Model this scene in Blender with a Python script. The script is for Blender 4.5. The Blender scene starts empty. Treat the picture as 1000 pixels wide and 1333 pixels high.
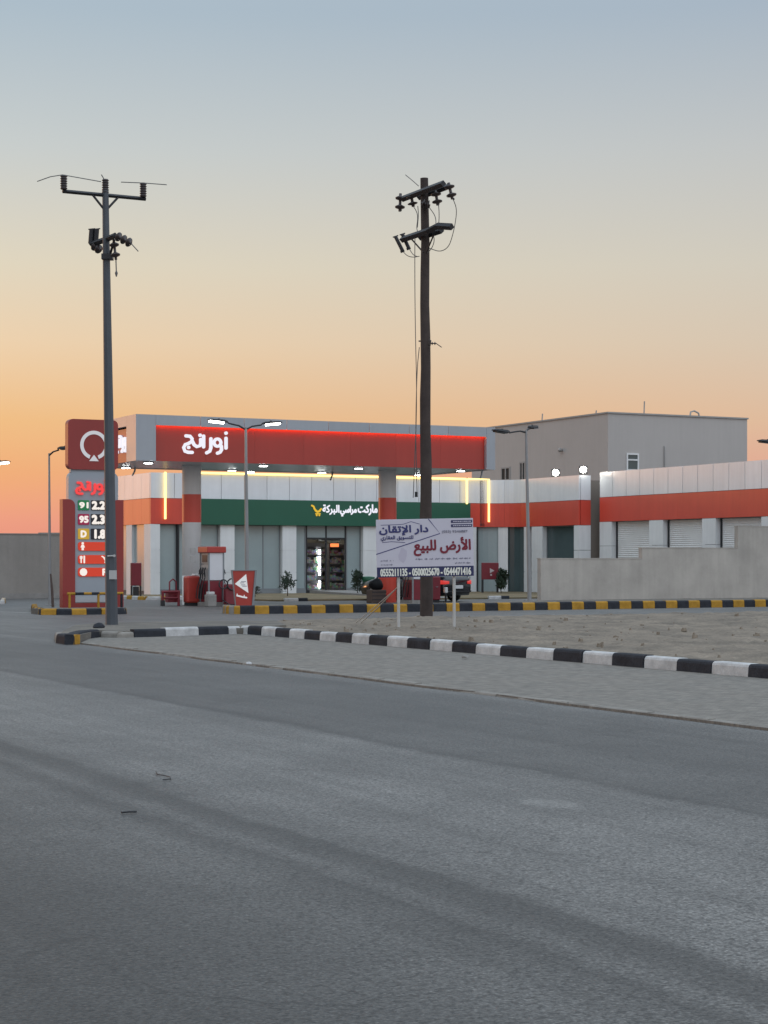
import bpy, bmesh, math, random
from mathutils import Vector, Matrix, noise as mnoise
random.seed(7)
R = math.radians
S = bpy.context.scene
COL = S.collection

# ------------------------------------------------------------------ camera
H, F, HY = 1.6, 2400.0, 730.0            # eye height, focal length and horizon row of a 1000 px wide frame
cd = bpy.data.cameras.new('camera'); cam = bpy.data.objects.new('camera', cd); COL.objects.link(cam)
cd.sensor_fit = 'HORIZONTAL'; cd.sensor_width = 36; cd.lens = F/1000*36
cd.shift_y = (HY-666.5)/1000
cd.clip_start = .2; cd.clip_end = 6000
cam.location = (0, 0, H); cam.rotation_euler = (R(90), 0, 0)
S.camera = cam

# ------------------------------------------------------------------ world (dusk sky) and sun
SUN_AZ = R(-55)                          # measured from +Y, negative = to the left
SUN_EL = R(3.0)
sdir = Vector((math.sin(SUN_AZ)*math.cos(SUN_EL), math.cos(SUN_AZ)*math.cos(SUN_EL), math.sin(SUN_EL)))
W = bpy.data.worlds.new('World'); S.world = W; W.use_nodes = True
nt = W.node_tree; N = nt.nodes; L = nt.links
N.clear()
def lin(r, g, b):
    f = lambda c: (c/255/12.92) if c/255 <= .04045 else ((c/255+.055)/1.055)**2.4
    return (f(r), f(g), f(b), 1)
def wn(t, **k):
    n = N.new(t)
    for a, v in k.items(): setattr(n, a, v)
    return n
wout = wn('ShaderNodeOutputWorld'); wadd = wn('ShaderNodeAddShader')
bg = wn('ShaderNodeBackground'); bg2 = wn('ShaderNodeBackground')
tc = wn('ShaderNodeTexCoord'); sep = wn('ShaderNodeSeparateXYZ')
L.new(tc.outputs['Generated'], sep.inputs[0])
el = wn('ShaderNodeMapRange'); el.inputs[1].default_value = 0; el.inputs[2].default_value = 1
L.new(sep.outputs['Z'], el.inputs[0])
def ramp(stops):
    n = wn('ShaderNodeValToRGB'); e = n.color_ramp.elements
    while len(e) < len(stops): e.new(.5)
    for k, (p, c) in enumerate(stops): e[k].position = p; e[k].color = lin(*c)
    n.color_ramp.interpolation = 'LINEAR'
    L.new(el.outputs[0], n.inputs[0]); return n
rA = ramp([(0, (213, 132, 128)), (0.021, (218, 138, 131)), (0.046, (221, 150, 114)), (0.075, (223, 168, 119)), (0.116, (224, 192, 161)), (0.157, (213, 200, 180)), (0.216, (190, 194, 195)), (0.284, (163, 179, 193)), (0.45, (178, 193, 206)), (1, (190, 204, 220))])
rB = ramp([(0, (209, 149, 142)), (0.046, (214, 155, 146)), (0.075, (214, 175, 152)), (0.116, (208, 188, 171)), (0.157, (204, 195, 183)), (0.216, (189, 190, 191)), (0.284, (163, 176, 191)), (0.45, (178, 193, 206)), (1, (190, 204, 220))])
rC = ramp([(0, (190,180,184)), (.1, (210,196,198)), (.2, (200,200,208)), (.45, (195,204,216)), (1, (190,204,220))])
hv = wn('ShaderNodeCombineXYZ'); L.new(sep.outputs['X'], hv.inputs[0]); L.new(sep.outputs['Y'], hv.inputs[1])
hn = wn('ShaderNodeVectorMath', operation='NORMALIZE'); L.new(hv.outputs[0], hn.inputs[0])
hd = wn('ShaderNodeVectorMath', operation='DOT_PRODUCT'); L.new(hn.outputs[0], hd.inputs[0]); hd.inputs[1].default_value = (math.sin(R(-48)), math.cos(R(-48)), 0)
f1 = wn('ShaderNodeMapRange'); f1.inputs[1].default_value = .50; f1.inputs[2].default_value = .81
f2 = wn('ShaderNodeMapRange'); f2.inputs[1].default_value = -.5; f2.inputs[2].default_value = .35
L.new(hd.outputs['Value'], f1.inputs[0]); L.new(hd.outputs['Value'], f2.inputs[0])
m1 = wn('ShaderNodeMix', data_type='RGBA'); m2 = wn('ShaderNodeMix', data_type='RGBA')
L.new(f1.outputs[0], m1.inputs['Factor']); L.new(rB.outputs[0], m1.inputs['A']); L.new(rA.outputs[0], m1.inputs['B'])
L.new(f2.outputs[0], m2.inputs['Factor']); L.new(rC.outputs[0], m2.inputs['A']); L.new(m1.outputs['Result'], m2.inputs['B'])
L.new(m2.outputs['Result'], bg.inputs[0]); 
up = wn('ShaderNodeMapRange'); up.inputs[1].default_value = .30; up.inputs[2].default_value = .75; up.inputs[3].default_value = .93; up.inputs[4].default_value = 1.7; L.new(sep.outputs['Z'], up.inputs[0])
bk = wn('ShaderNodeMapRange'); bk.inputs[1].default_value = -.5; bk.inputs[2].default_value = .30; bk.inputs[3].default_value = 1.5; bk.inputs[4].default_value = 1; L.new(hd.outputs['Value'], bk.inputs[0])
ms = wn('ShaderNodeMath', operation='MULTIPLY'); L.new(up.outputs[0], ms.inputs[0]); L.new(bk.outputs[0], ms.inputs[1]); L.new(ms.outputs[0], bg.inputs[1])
sky = wn('ShaderNodeTexSky'); sky.sky_type = 'NISHITA'; sky.sun_disc = False; sky.sun_elevation = SUN_EL; sky.sun_rotation = SUN_AZ
L.new(sky.outputs[0], bg2.inputs[0]); bg2.inputs[1].default_value = .05
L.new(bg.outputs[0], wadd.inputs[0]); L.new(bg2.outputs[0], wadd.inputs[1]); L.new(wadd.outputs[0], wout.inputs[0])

sl = bpy.data.lights.new('sun', 'SUN'); sl.energy = .24; sl.angle = R(8); sl.color = (1, .42, .22)
so = bpy.data.objects.new('sun', sl); COL.objects.link(so); so.rotation_euler = sdir.to_track_quat('Z', 'Y').to_euler()
so.location = (-40, 40, 30)

S.view_settings.view_transform = 'Standard'; S.view_settings.look = 'None'
S.view_settings.exposure = 0; S.view_settings.gamma = 1
try:
    S.cycles.use_denoising = True; S.cycles.sample_clamp_indirect = 4; S.cycles.max_bounces = 6
except Exception: pass

# ------------------------------------------------------------------ materials
MATS = {}
def mat(name, col, rough=.6, metal=0, emit=None, es=1, var=.0, vs=1.2, bump=0, bs=40, spec=.5, streak=0, fine=0, isl=0):
    """principled material; var = strength of soft dirt, fine = small grain, streak = vertical run marks"""
    if name in MATS: return MATS[name]
    m = bpy.data.materials.new(name); m.use_nodes = True
    t = m.node_tree; p = t.nodes['Principled BSDF']
    c = tuple(col) + (1,) if len(col) == 3 else col
    p.inputs['Base Color'].default_value = c; p.inputs['Roughness'].default_value = rough; p.inputs['Metallic'].default_value = metal
    p.inputs['Specular IOR Level'].default_value = spec
    if emit is not None:
        p.inputs['Emission Color'].default_value = tuple(emit)+(1,); p.inputs['Emission Strength'].default_value = es
    tx = t.nodes.new('ShaderNodeTexCoord')
    if var or streak or fine or isl:
        cur = None
        def mul(src, lo, hi, a, b):
            nonlocal cur
            mr = t.nodes.new('ShaderNodeMapRange'); mr.inputs[1].default_value = lo; mr.inputs[2].default_value = hi; mr.inputs[3].default_value = a; mr.inputs[4].default_value = b
            t.links.new(src, mr.inputs[0])
            if cur is None: cur = mr.outputs[0]
            else:
                x = t.nodes.new('ShaderNodeMath'); x.operation = 'MULTIPLY'; t.links.new(cur, x.inputs[0]); t.links.new(mr.outputs[0], x.inputs[1]); cur = x.outputs[0]
        if var:
            n = t.nodes.new('ShaderNodeTexNoise'); n.inputs['Scale'].default_value = vs; n.inputs['Detail'].default_value = 6; n.inputs['Roughness'].default_value = .65
            t.links.new(tx.outputs['Object'], n.inputs['Vector']); mul(n.outputs['Fac'], .3, .7, 1-var, 1+var*.5)
        if streak:
            mp = t.nodes.new('ShaderNodeMapping'); mp.inputs['Scale'].default_value = (5, 5, .35); t.links.new(tx.outputs['Object'], mp.inputs[0])
            n = t.nodes.new('ShaderNodeTexNoise'); n.inputs['Scale'].default_value = 1; n.inputs['Detail'].default_value = 4
            t.links.new(mp.outputs[0], n.inputs['Vector']); mul(n.outputs['Fac'], .35, .7, 1, 1-streak)
        if fine:
            n = t.nodes.new('ShaderNodeTexNoise'); n.inputs['Scale'].default_value = 45; n.inputs['Detail'].default_value = 3
            t.links.new(tx.outputs['Object'], n.inputs['Vector']); mul(n.outputs['Fac'], .3, .7, 1-fine, 1+fine)
        if isl: gi = t.nodes.new('ShaderNodeNewGeometry'); mul(gi.outputs['Random Per Island'], 0, 1, 1-isl, 1+isl*.5)
        h = t.nodes.new('ShaderNodeVectorMath'); h.operation = 'SCALE'; h.inputs[0].default_value = c[:3]; t.links.new(cur, h.inputs['Scale'])
        t.links.new(h.outputs[0], p.inputs['Base Color'])
    if bump:
        n = t.nodes.new('ShaderNodeTexNoise'); n.inputs['Scale'].default_value = bs; n.inputs['Detail'].default_value = 5
        b = t.nodes.new('ShaderNodeBump'); b.inputs['Strength'].default_value = bump; b.inputs['Distance'].default_value = .01
        t.links.new(tx.outputs['Object'], n.inputs['Vector']); t.links.new(n.outputs['Fac'], b.inputs['Height']); t.links.new(b.outputs[0], p.inputs['Normal'])
    MATS[name] = m; return m

def emis(name, col, s):
    return mat(name, (.02,.02,.02), .5, emit=col, es=s)

WHITE  = mat('white_cladding', (.74,.76,.78), .32, var=.06, vs=.8, streak=.06, isl=.06)
PIL    = mat('pilaster_cladding', (.70,.72,.72), .5, var=.07, vs=.9, streak=.07, isl=.06)
GREYC  = mat('grey_cladding', (.34,.37,.40), .32, var=.06, vs=.7, streak=.05, isl=.06)
RED    = mat('red_cladding', (.62,.075,.048), .35, var=.07, vs=.8, streak=.06, isl=.06)
REDC   = mat('canopy_red_cladding', (.36,.040,.028), .4, var=.06, vs=.8, streak=.05, isl=.06)
REDS   = mat('sign_red_panel', (.27,.032,.028), .42, var=.06, vs=.8, streak=.05)
REDP   = mat('orange_red_paint', (.38,.042,.03), .4, var=.12, vs=3)
MAROON = mat('maroon_paint', (.17,.015,.025), .45, var=.15, vs=3)
GREEN  = mat('green_cladding', (.010,.10,.058), .35, var=.06, vs=.8)
JOINT  = mat('dark_joint', (.10,.105,.11), .7)
GLASS  = mat('film_glass', (.30,.365,.37), .14, var=.10, vs=.5, spec=.5)
DGLASS = mat('dark_glass', (.055,.085,.088), .10, var=.15, vs=.6)
ALU    = mat('aluminium_frame', (.20,.22,.23), .5, 0)
BLACKF = mat('black_frame', (.02,.022,.025), .5)
CREAM  = mat('cream_render', (.41,.385,.345), .9, var=.17, vs=.9, bump=.35, bs=25, streak=.10, fine=.07)
WALLG  = mat('grey_block_wall', (.27,.25,.225), .95, var=.14, vs=.6, bump=.4, bs=14, fine=.08, streak=.08)
VILLA  = mat('villa_render', (.43,.405,.38), .9, var=.05, vs=.3, streak=.04, fine=.04)
VILLAB = mat('villa_render_blue_side', (.33,.32,.305), .9, var=.05, vs=.3, streak=.04, fine=.04)
SHUT   = mat('shutter_white', (.70,.71,.70), .5, var=.07, vs=1)
SOFF   = mat('soffit_panel', (.60,.61,.62), .25, var=.05)
LED    = emis('warm_led', (1,.72,.22), 2.6)
LEDR   = emis('red_orange_led', (1,.15,.035), 11.0)
LETW   = emis('white_letter_glow', (.90,.90,1), .95)
LETR   = emis('red_letter_glow', (1,.05,.05), .9)
LETY   = emis('yellow_sign_glow', (1,.62,.03), .75)
LAMPW  = emis('lamp_white', (1,.97,.90), 26)
DOWNL  = emis('downlight_white', (.95,1,1), 24)
FLOOD  = emis('flood_white', (1,.98,.86), 40)
POLEST = mat('painted_steel_pole', (.062,.074,.088), .55, var=.15, vs=2, streak=.15)
LAMPST = mat('galvanised_lamp_steel', (.25,.26,.265), .45, .3, var=.1, vs=2)
DARKM  = mat('dark_metal', (.016,.017,.020), .55, var=.2, vs=8)
PORC   = mat('dark_porcelain', (.035,.025,.024), .3)
WOOD   = mat('creosoted_wood', (.058,.043,.038), .9, var=.3, vs=3, streak=.35, bump=.8, bs=18)
CABLE  = mat('cable_grey', (.11,.11,.11), .6)
ROPE   = mat('pale_rope', (.42,.40,.36), .9)
POSTW  = mat('white_post_paint', (.50,.50,.48), .6, var=.15, vs=4, streak=.2)
BOARD  = mat('banner_white', (.51,.50,.57), .55, var=.04, vs=1.5)
NAVY   = mat('banner_navy', (.018,.022,.085), .55)
CRIM   = mat('banner_crimson', (.17,.008,.025), .55)
BLUEP  = mat('banner_text_blue', (.03,.035,.14), .55)
GREYP  = mat('banner_text_grey', (.17,.17,.23), .55)
PALEP  = mat('banner_pale_figure', (.44,.42,.50), .55)
BANW   = mat('banner_white_print', (.72,.73,.66), .55)
CONC   = mat('raw_concrete', (.26,.25,.235), .95, var=.2, vs=2, bump=.5, bs=30, fine=.12, spec=.12)
KBLACK = mat('kerb_black_paint', (.032,.035,.042), .75, var=.35, vs=3.5, bump=.3, bs=40, fine=.2, spec=.12)
KWHITE = mat('kerb_white_paint', (.50,.50,.49), .75, var=.30, vs=4, bump=.3, bs=40, fine=.08, spec=.12)
KYELL  = mat('kerb_yellow_paint', (.40,.22,.035), .75, var=.28, vs=3.5, bump=.3, bs=40, fine=.12, spec=.12)
KDUST  = mat('kerb_dusty', (.25,.235,.21), .9, var=.3, vs=4, bump=.4, bs=30, spec=.12)
PLAST  = mat('green_plastic', (.012,.10,.05), .5, var=.1)
LEAF   = mat('dark_leaf', (.028,.05,.03), .7, var=.4, vs=6)
LEAF2  = mat('olive_leaf', (.045,.06,.03), .7, var=.4, vs=6)
BARK   = mat('bark', (.06,.045,.03), .9)
CARP   = mat('black_car_paint', (.012,.013,.016), .15, spec=.6)
CARG   = mat('car_glass', (.03,.045,.05), .05)
TYRE   = mat('tyre_rubber', (.015,.015,.015), .8)
RIM    = mat('alloy_rim', (.35,.35,.36), .3, .8)
TAIL   = emis('tail_light_red', (1,.06,.05), .6)
PLATE  = mat('number_plate_white', (.6,.6,.6), .5)
STICK  = mat('paper_notice', (.42,.42,.41), .8)
GOLD   = mat('price_tile_yellow', (.55,.33,.03), .5, emit=(.8,.45,.03), es=.25)
TGREEN = mat('price_tile_green', (.01,.16,.05), .5, emit=(.01,.25,.08), es=.2)
TMAG   = mat('price_tile_crimson', (.28,.01,.05), .5, emit=(.4,.01,.07), es=.25)
TBLK   = mat('price_tile_black', (.012,.013,.02), .3)
TRED   = mat('service_bar_red', (.5,.04,.015), .45, emit=(.8,.05,.015), es=.35)
ICON   = emis('icon_white_glow', (1,.92,.85), .9)
CRATE  = mat('brown_crate', (.085,.06,.05), .8, var=.2, vs=6)
BAGM   = mat('black_bag', (.012,.012,.014), .6, spec=.15)
STONE  = mat('pale_stone', (.32,.30,.27), .95, var=.2, vs=9)

# ------------------------------------------------------------------ mesh builder
class MB:
    def __init__(s): s.v = []; s.f = []; s.mi = []; s.sm = []
    def add(s, vs, fs, m=0, smooth=False):
        o = len(s.v); s.v += [tuple(v) for v in vs]
        for f in fs: s.f.append([i+o for i in f]); s.mi.append(m); s.sm.append(smooth)
    def box(s, x0, x1, y0, y1, z0, z1, m=0):
        s.add([(x0,y0,z0),(x1,y0,z0),(x1,y1,z0),(x0,y1,z0),(x0,y0,z1),(x1,y0,z1),(x1,y1,z1),(x0,y1,z1)],
              [(3,2,1,0),(4,5,6,7),(0,1,5,4),(1,2,6,5),(2,3,7,6),(3,0,4,7)], m)
    def cbox(s, x0, x1, y0, y1, z0, z1, b=.02, m=0):
        """box with chamfered edges"""
        bm = bmesh.new(); bmesh.ops.create_cube(bm, size=1)
        for v in bm.verts: v.co = Vector((x0+(v.co.x+.5)*(x1-x0), y0+(v.co.y+.5)*(y1-y0), z0+(v.co.z+.5)*(z1-z0)))
        bmesh.ops.bevel(bm, geom=bm.edges[:], offset=b, segments=2, affect='EDGES', profile=.5)
        bm.verts.ensure_lookup_table(); bm.verts.index_update()
        s.add([v.co[:] for v in bm.verts], [[v.index for v in f.verts] for f in bm.faces], m); bm.free()
    def tube(s, pts, r, n=8, m=0, caps=True, smooth=True):
        pts = [Vector(p) for p in pts]; rs = r if isinstance(r, (list, tuple)) else [r]*len(pts)
        rings = []; up = None
        for i, p in enumerate(pts):
            d = (pts[min(i+1, len(pts)-1)] - pts[max(i-1, 0)]).normalized()
            if up is None: up = Vector((0,0,1)) if abs(d.z) < .9 else Vector((1,0,0))
            a = d.cross(up).normalized(); b = a.cross(d).normalized(); up = b
            rings.append([p + (a*math.cos(t)+b*math.sin(t))*rs[i] for t in [2*math.pi*k/n for k in range(n)]])
        vs = [v for q in rings for v in q]; fs = []
        for i in range(len(pts)-1):
            for k in range(n): fs.append((i*n+k, i*n+(k+1) % n, (i+1)*n+(k+1) % n, (i+1)*n+k))
        s.add(vs, fs, m, smooth)
        if caps: s.add(rings[0], [list(range(n))], m); s.add(rings[-1], [list(range(n))[::-1]], m)
    def lathe(s, prof, n=16, c=(0,0,0), axis=(0,0,1), m=0, smooth=True):
        q = Vector((0,0,1)).rotation_difference(Vector(axis).normalized()); c = Vector(c)
        vs = []; fs = []
        for r, z in prof:
            for k in range(n): vs.append(c + q @ Vector((r*math.cos(2*math.pi*k/n), r*math.sin(2*math.pi*k/n), z)))
        for i in range(len(prof)-1):
            for k in range(n): fs.append((i*n+k, i*n+(k+1) % n, (i+1)*n+(k+1) % n, (i+1)*n+k))
        s.add(vs, fs, m, smooth)
        s.add(vs[:n], [list(range(n))[::-1]], m); s.add(vs[-n:], [list(range(n))], m)
    def prism(s, poly, y0, y1, m=0):
        """poly in (x, z), extruded along y"""
        n = len(poly)
        s.add([(x,y0,z) for x,z in poly]+[(x,y1,z) for x,z in poly],
              [list(range(n)), list(range(2*n-1, n-1, -1))]+[(i, n+i, n+(i+1) % n, (i+1) % n) for i in range(n)], m)
    def hprism(s, poly, z0, z1, m=0):
        """poly in (x, y), extruded along z"""
        n = len(poly)
        s.add([(x,y,z0) for x,y in poly]+[(x,y,z1) for x,y in poly],
              [list(range(n))[::-1], list(range(n, 2*n))]+[(i, (i+1) % n, n+(i+1) % n, n+i) for i in range(n)], m)
    def stroke(s, pts, w, y0, y1, m=0, seg=8):
        """flat round-capped pen stroke through (x, z) points, extruded y0..y1"""
        pts = [Vector(p) for p in pts]; l = []; r = []
        for i, p in enumerate(pts):
            d = (pts[min(i+1, len(pts)-1)] - pts[max(i-1, 0)]).normalized(); nrm = Vector((-d.y, d.x))
            l.append(p+nrm*w/2); r.append(p-nrm*w/2)
        n = len(pts)
        for i in range(n-1): pass
        vs = []; fs = []
        for i in range(n): vs += [(l[i].x,y0,l[i].y),(r[i].x,y0,r[i].y),(l[i].x,y1,l[i].y),(r[i].x,y1,r[i].y)]
        for i in range(n-1):
            a = i*4; b = a+4
            fs += [(a,a+1,b+1,b),(a+2,b+2,b+3,a+3),(a,b,b+2,a+2),(a+1,a+3,b+3,b+1)]
        s.add(vs, fs, m)
        for e in (pts[0], pts[-1]):
            s.prism([(e.x+w/2*math.cos(2*math.pi*k/12), e.y+w/2*math.sin(2*math.pi*k/12)) for k in range(12)], y0-.002, y1, m)
    def build(s, name, mats, parent=None, loc=None, rz=0):
        me = bpy.data.meshes.new(name); me.from_pydata(s.v, [], s.f); me.update()
        for mm in (mats if isinstance(mats, (list, tuple)) else [mats]): me.materials.append(mm)
        for p, i, k in zip(me.polygons, s.mi, s.sm): p.material_index = i; p.use_smooth = k
        bm = bmesh.new(); bm.from_mesh(me); bmesh.ops.recalc_face_normals(bm, faces=bm.faces[:]); bm.to_mesh(me); bm.free()
        o = bpy.data.objects.new(name, me); COL.objects.link(o)
        if parent: o.parent = parent
        if loc is not None: o.location = loc; o.rotation_euler = (0,0,rz)
        return o

def tag(o, label=None, cat=None, group=None, kind=None):
    if label: o['label'] = label
    if cat: o['category'] = cat
    if group: o['group'] = group
    if kind: o['kind'] = kind
    return o
def thing(name, label, cat, loc, rz=0, group=None):
    o = bpy.data.objects.new(name, None); COL.objects.link(o); o.empty_display_size = .3
    o.location = loc; o.rotation_euler = (0,0,rz)
    return tag(o, label, cat, group)
def copy_tree(o, parent=None):
    c = o.copy(); COL.objects.link(c); c.parent = parent
    for ch in [x for x in bpy.data.objects if x.parent == o]: copy_tree(ch, c)
    return c

# --- lettering ------------------------------------------------------
AR = {'ا':'8D8E','أ':'8384','إ':'8788','ب':'8F909192','ة':'9394','ت':'95969798','ج':'9D9E9FA0','د':'A9AA','ر':'ADAE','س':'B1B2B3B4',
      'ض':'BDBEBFC0','ع':'C9CACBCC','ق':'D5D6D7D8','ك':'D9DADBDC','ل':'DDDEDFE0','م':'E1E2E3E4','ن':'E5E6E7E8','و':'EDEE','ي':'F1F2F3F4'}
LIG = {'أ':'F7F8','إ':'F9FA','ا':'FBFC'}
def hx(s, k): return chr(0xFE00 + int(s[2*k:2*k+2], 16))
def arabic(s):
    out = []; i = 0; prev = False
    while i < len(s):
        ch = s[i]
        if ch == 'ل' and i+1 < len(s) and s[i+1] in LIG:
            out.append(hx(LIG[s[i+1]], 1 if prev else 0)); prev = False; i += 2; continue
        if ch not in AR: out.append(ch); prev = False; i += 1; continue
        dual = len(AR[ch]) == 8; nx = dual and i+1 < len(s) and s[i+1] in AR
        out.append(hx(AR[ch], (3 if prev else 2) if nx else (1 if prev else 0))); prev = nx; i += 1
    return ''.join(reversed(out))
def lettering(mb, s, x0, x1, z0, z1, y, m=0, bold=0, ar=False, thick=0):
    """letters fitted to the box x0..x1, z0..z1 of a plane facing -y; bold = stroke gain as a share of the height"""
    c = bpy.data.curves.new('t', 'FONT'); c.body = arabic(s) if ar else s; c.size = 1; c.resolution_u = 3
    o = bpy.data.objects.new('t', c); COL.objects.link(o)
    dg = bpy.context.evaluated_depsgraph_get(); me = bpy.data.meshes.new_from_object(o.evaluated_get(dg))
    vs = [v.co.copy() for v in me.vertices]; fs = [list(p.vertices) for p in me.polygons]
    bpy.data.objects.remove(o); bpy.data.curves.remove(c); bpy.data.meshes.remove(me)
    if not vs: return
    par = list(range(len(vs)))
    def fd(a):
        while par[a] != a: par[a] = par[par[a]]; a = par[a]
        return a
    for f in fs:
        for k in f[1:]: par[fd(k)] = fd(f[0])
    roots = {}
    for i in range(len(vs)): roots.setdefault(fd(i), len(roots))
    ax, bx_ = min(v.x for v in vs), max(v.x for v in vs); az, bz = min(v.y for v in vs), max(v.y for v in vs)
    sx = (x1-x0)/(bx_-ax); sz = (z1-z0)/(bz-az)
    g = bold*(z1-z0); offs = [(0,0)] if not bold else [(0,0),(g,0),(-g,0),(0,g),(0,-g),(g*.7,g*.7),(-g*.7,-g*.7),(g*.7,-g*.7),(-g*.7,g*.7)]
    for q, (ox, oz) in enumerate(offs):
        mb.add([(x0+(v.x-ax)*sx+ox, y-.0006*q-.006*(roots[fd(i)] % 3)/3-.002*thick, z0+(v.y-az)*sz+oz) for i, v in enumerate(vs)], fs, m)

def arc(cx, cz, r, a0, a1, n=10, rz=None):
    rz = rz or r
    return [(cx+r*math.cos(R(a0+(a1-a0)*k/n)), cz+rz*math.sin(R(a0+(a1-a0)*k/n))) for k in range(n+1)]
def brand_word(mb, x0, z0, sc, y0, y1, m=0, w=4.7):
    """the rounded station name, drawn pen stroke by pen stroke on a 70 x 36 grid"""
    P = lambda pts: [(x0+(x-15)*sc, z0+(46-z)*sc) for x, z in pts]
    st = [
        [(20.5,21),(27,21.5),(30,25),(29,29),(24,32),(19.5,33.5),(17,38),(19,43),(24,44.5),(30,44.5)],   # final letter, bowl
        [(30,28),(33,33.5),(37,36),(42,34.5),(43.2,30),(43,25.5)],                                          # joined tooth
        [(47.5,20.5),(47.5,36)],                                                                           # upright
        [(58.7,24),(58.7,37),(57,42),(52.2,44.5)],                                                         # tail letter
        [(75,34.5),(75.2,39.5),(73,43),(69,44.6)],                                                         # tail of the round letter
        [(82.2,22.6),(82.2,36.8)],                                                                               # last upright
    ]
    for k, q in enumerate(st): mb.stroke(P(q), w*sc, y0-.0015*k, y1, m)
    mb.stroke(P(arc(68.9, 29.3, 5.3, 0, 360, 20)), w*.92*sc, y0-.010, y1, m)
    for (x, z) in ((24.5,37.5),(42,19.5),(82.2,15.2)): mb.prism([(x0+(x-15+2.5*math.cos(a*.5236))*sc, z0+(46-z+2.5*math.sin(a*.5236))*sc) for a in range(12)], y0-.012, y1, m)

# --- places ---------------------------------------------------------
def G(px, py, z=0):
    """ground point seen at that spot of the photograph"""
    d = F*(H-z)/(py-HY); return Vector(((px-500)/F*d, d, z))
TH = R(27)                                # the filling station is turned 27 degrees from the view
U_ = Vector((math.cos(TH), math.sin(TH), 0)); V_ = Vector((-math.sin(TH), math.cos(TH), 0))
O_ = Vector((-323/F*63.4, 63.4, 0))       # front left corner of the canopy
def P(u, v, z=0): q = O_+U_*u+V_*v; return Vector((q.x, q.y, z))
def Uat(px, v):
    a = O_+V_*v; k = (px-500)/F; return (k*a.y-a.x)/(U_.x-k*U_.y)
def Vat(px, u):
    a = O_+U_*u; k = (px-500)/F; return (k*a.y-a.x)/(V_.x-k*V_.y)

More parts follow.
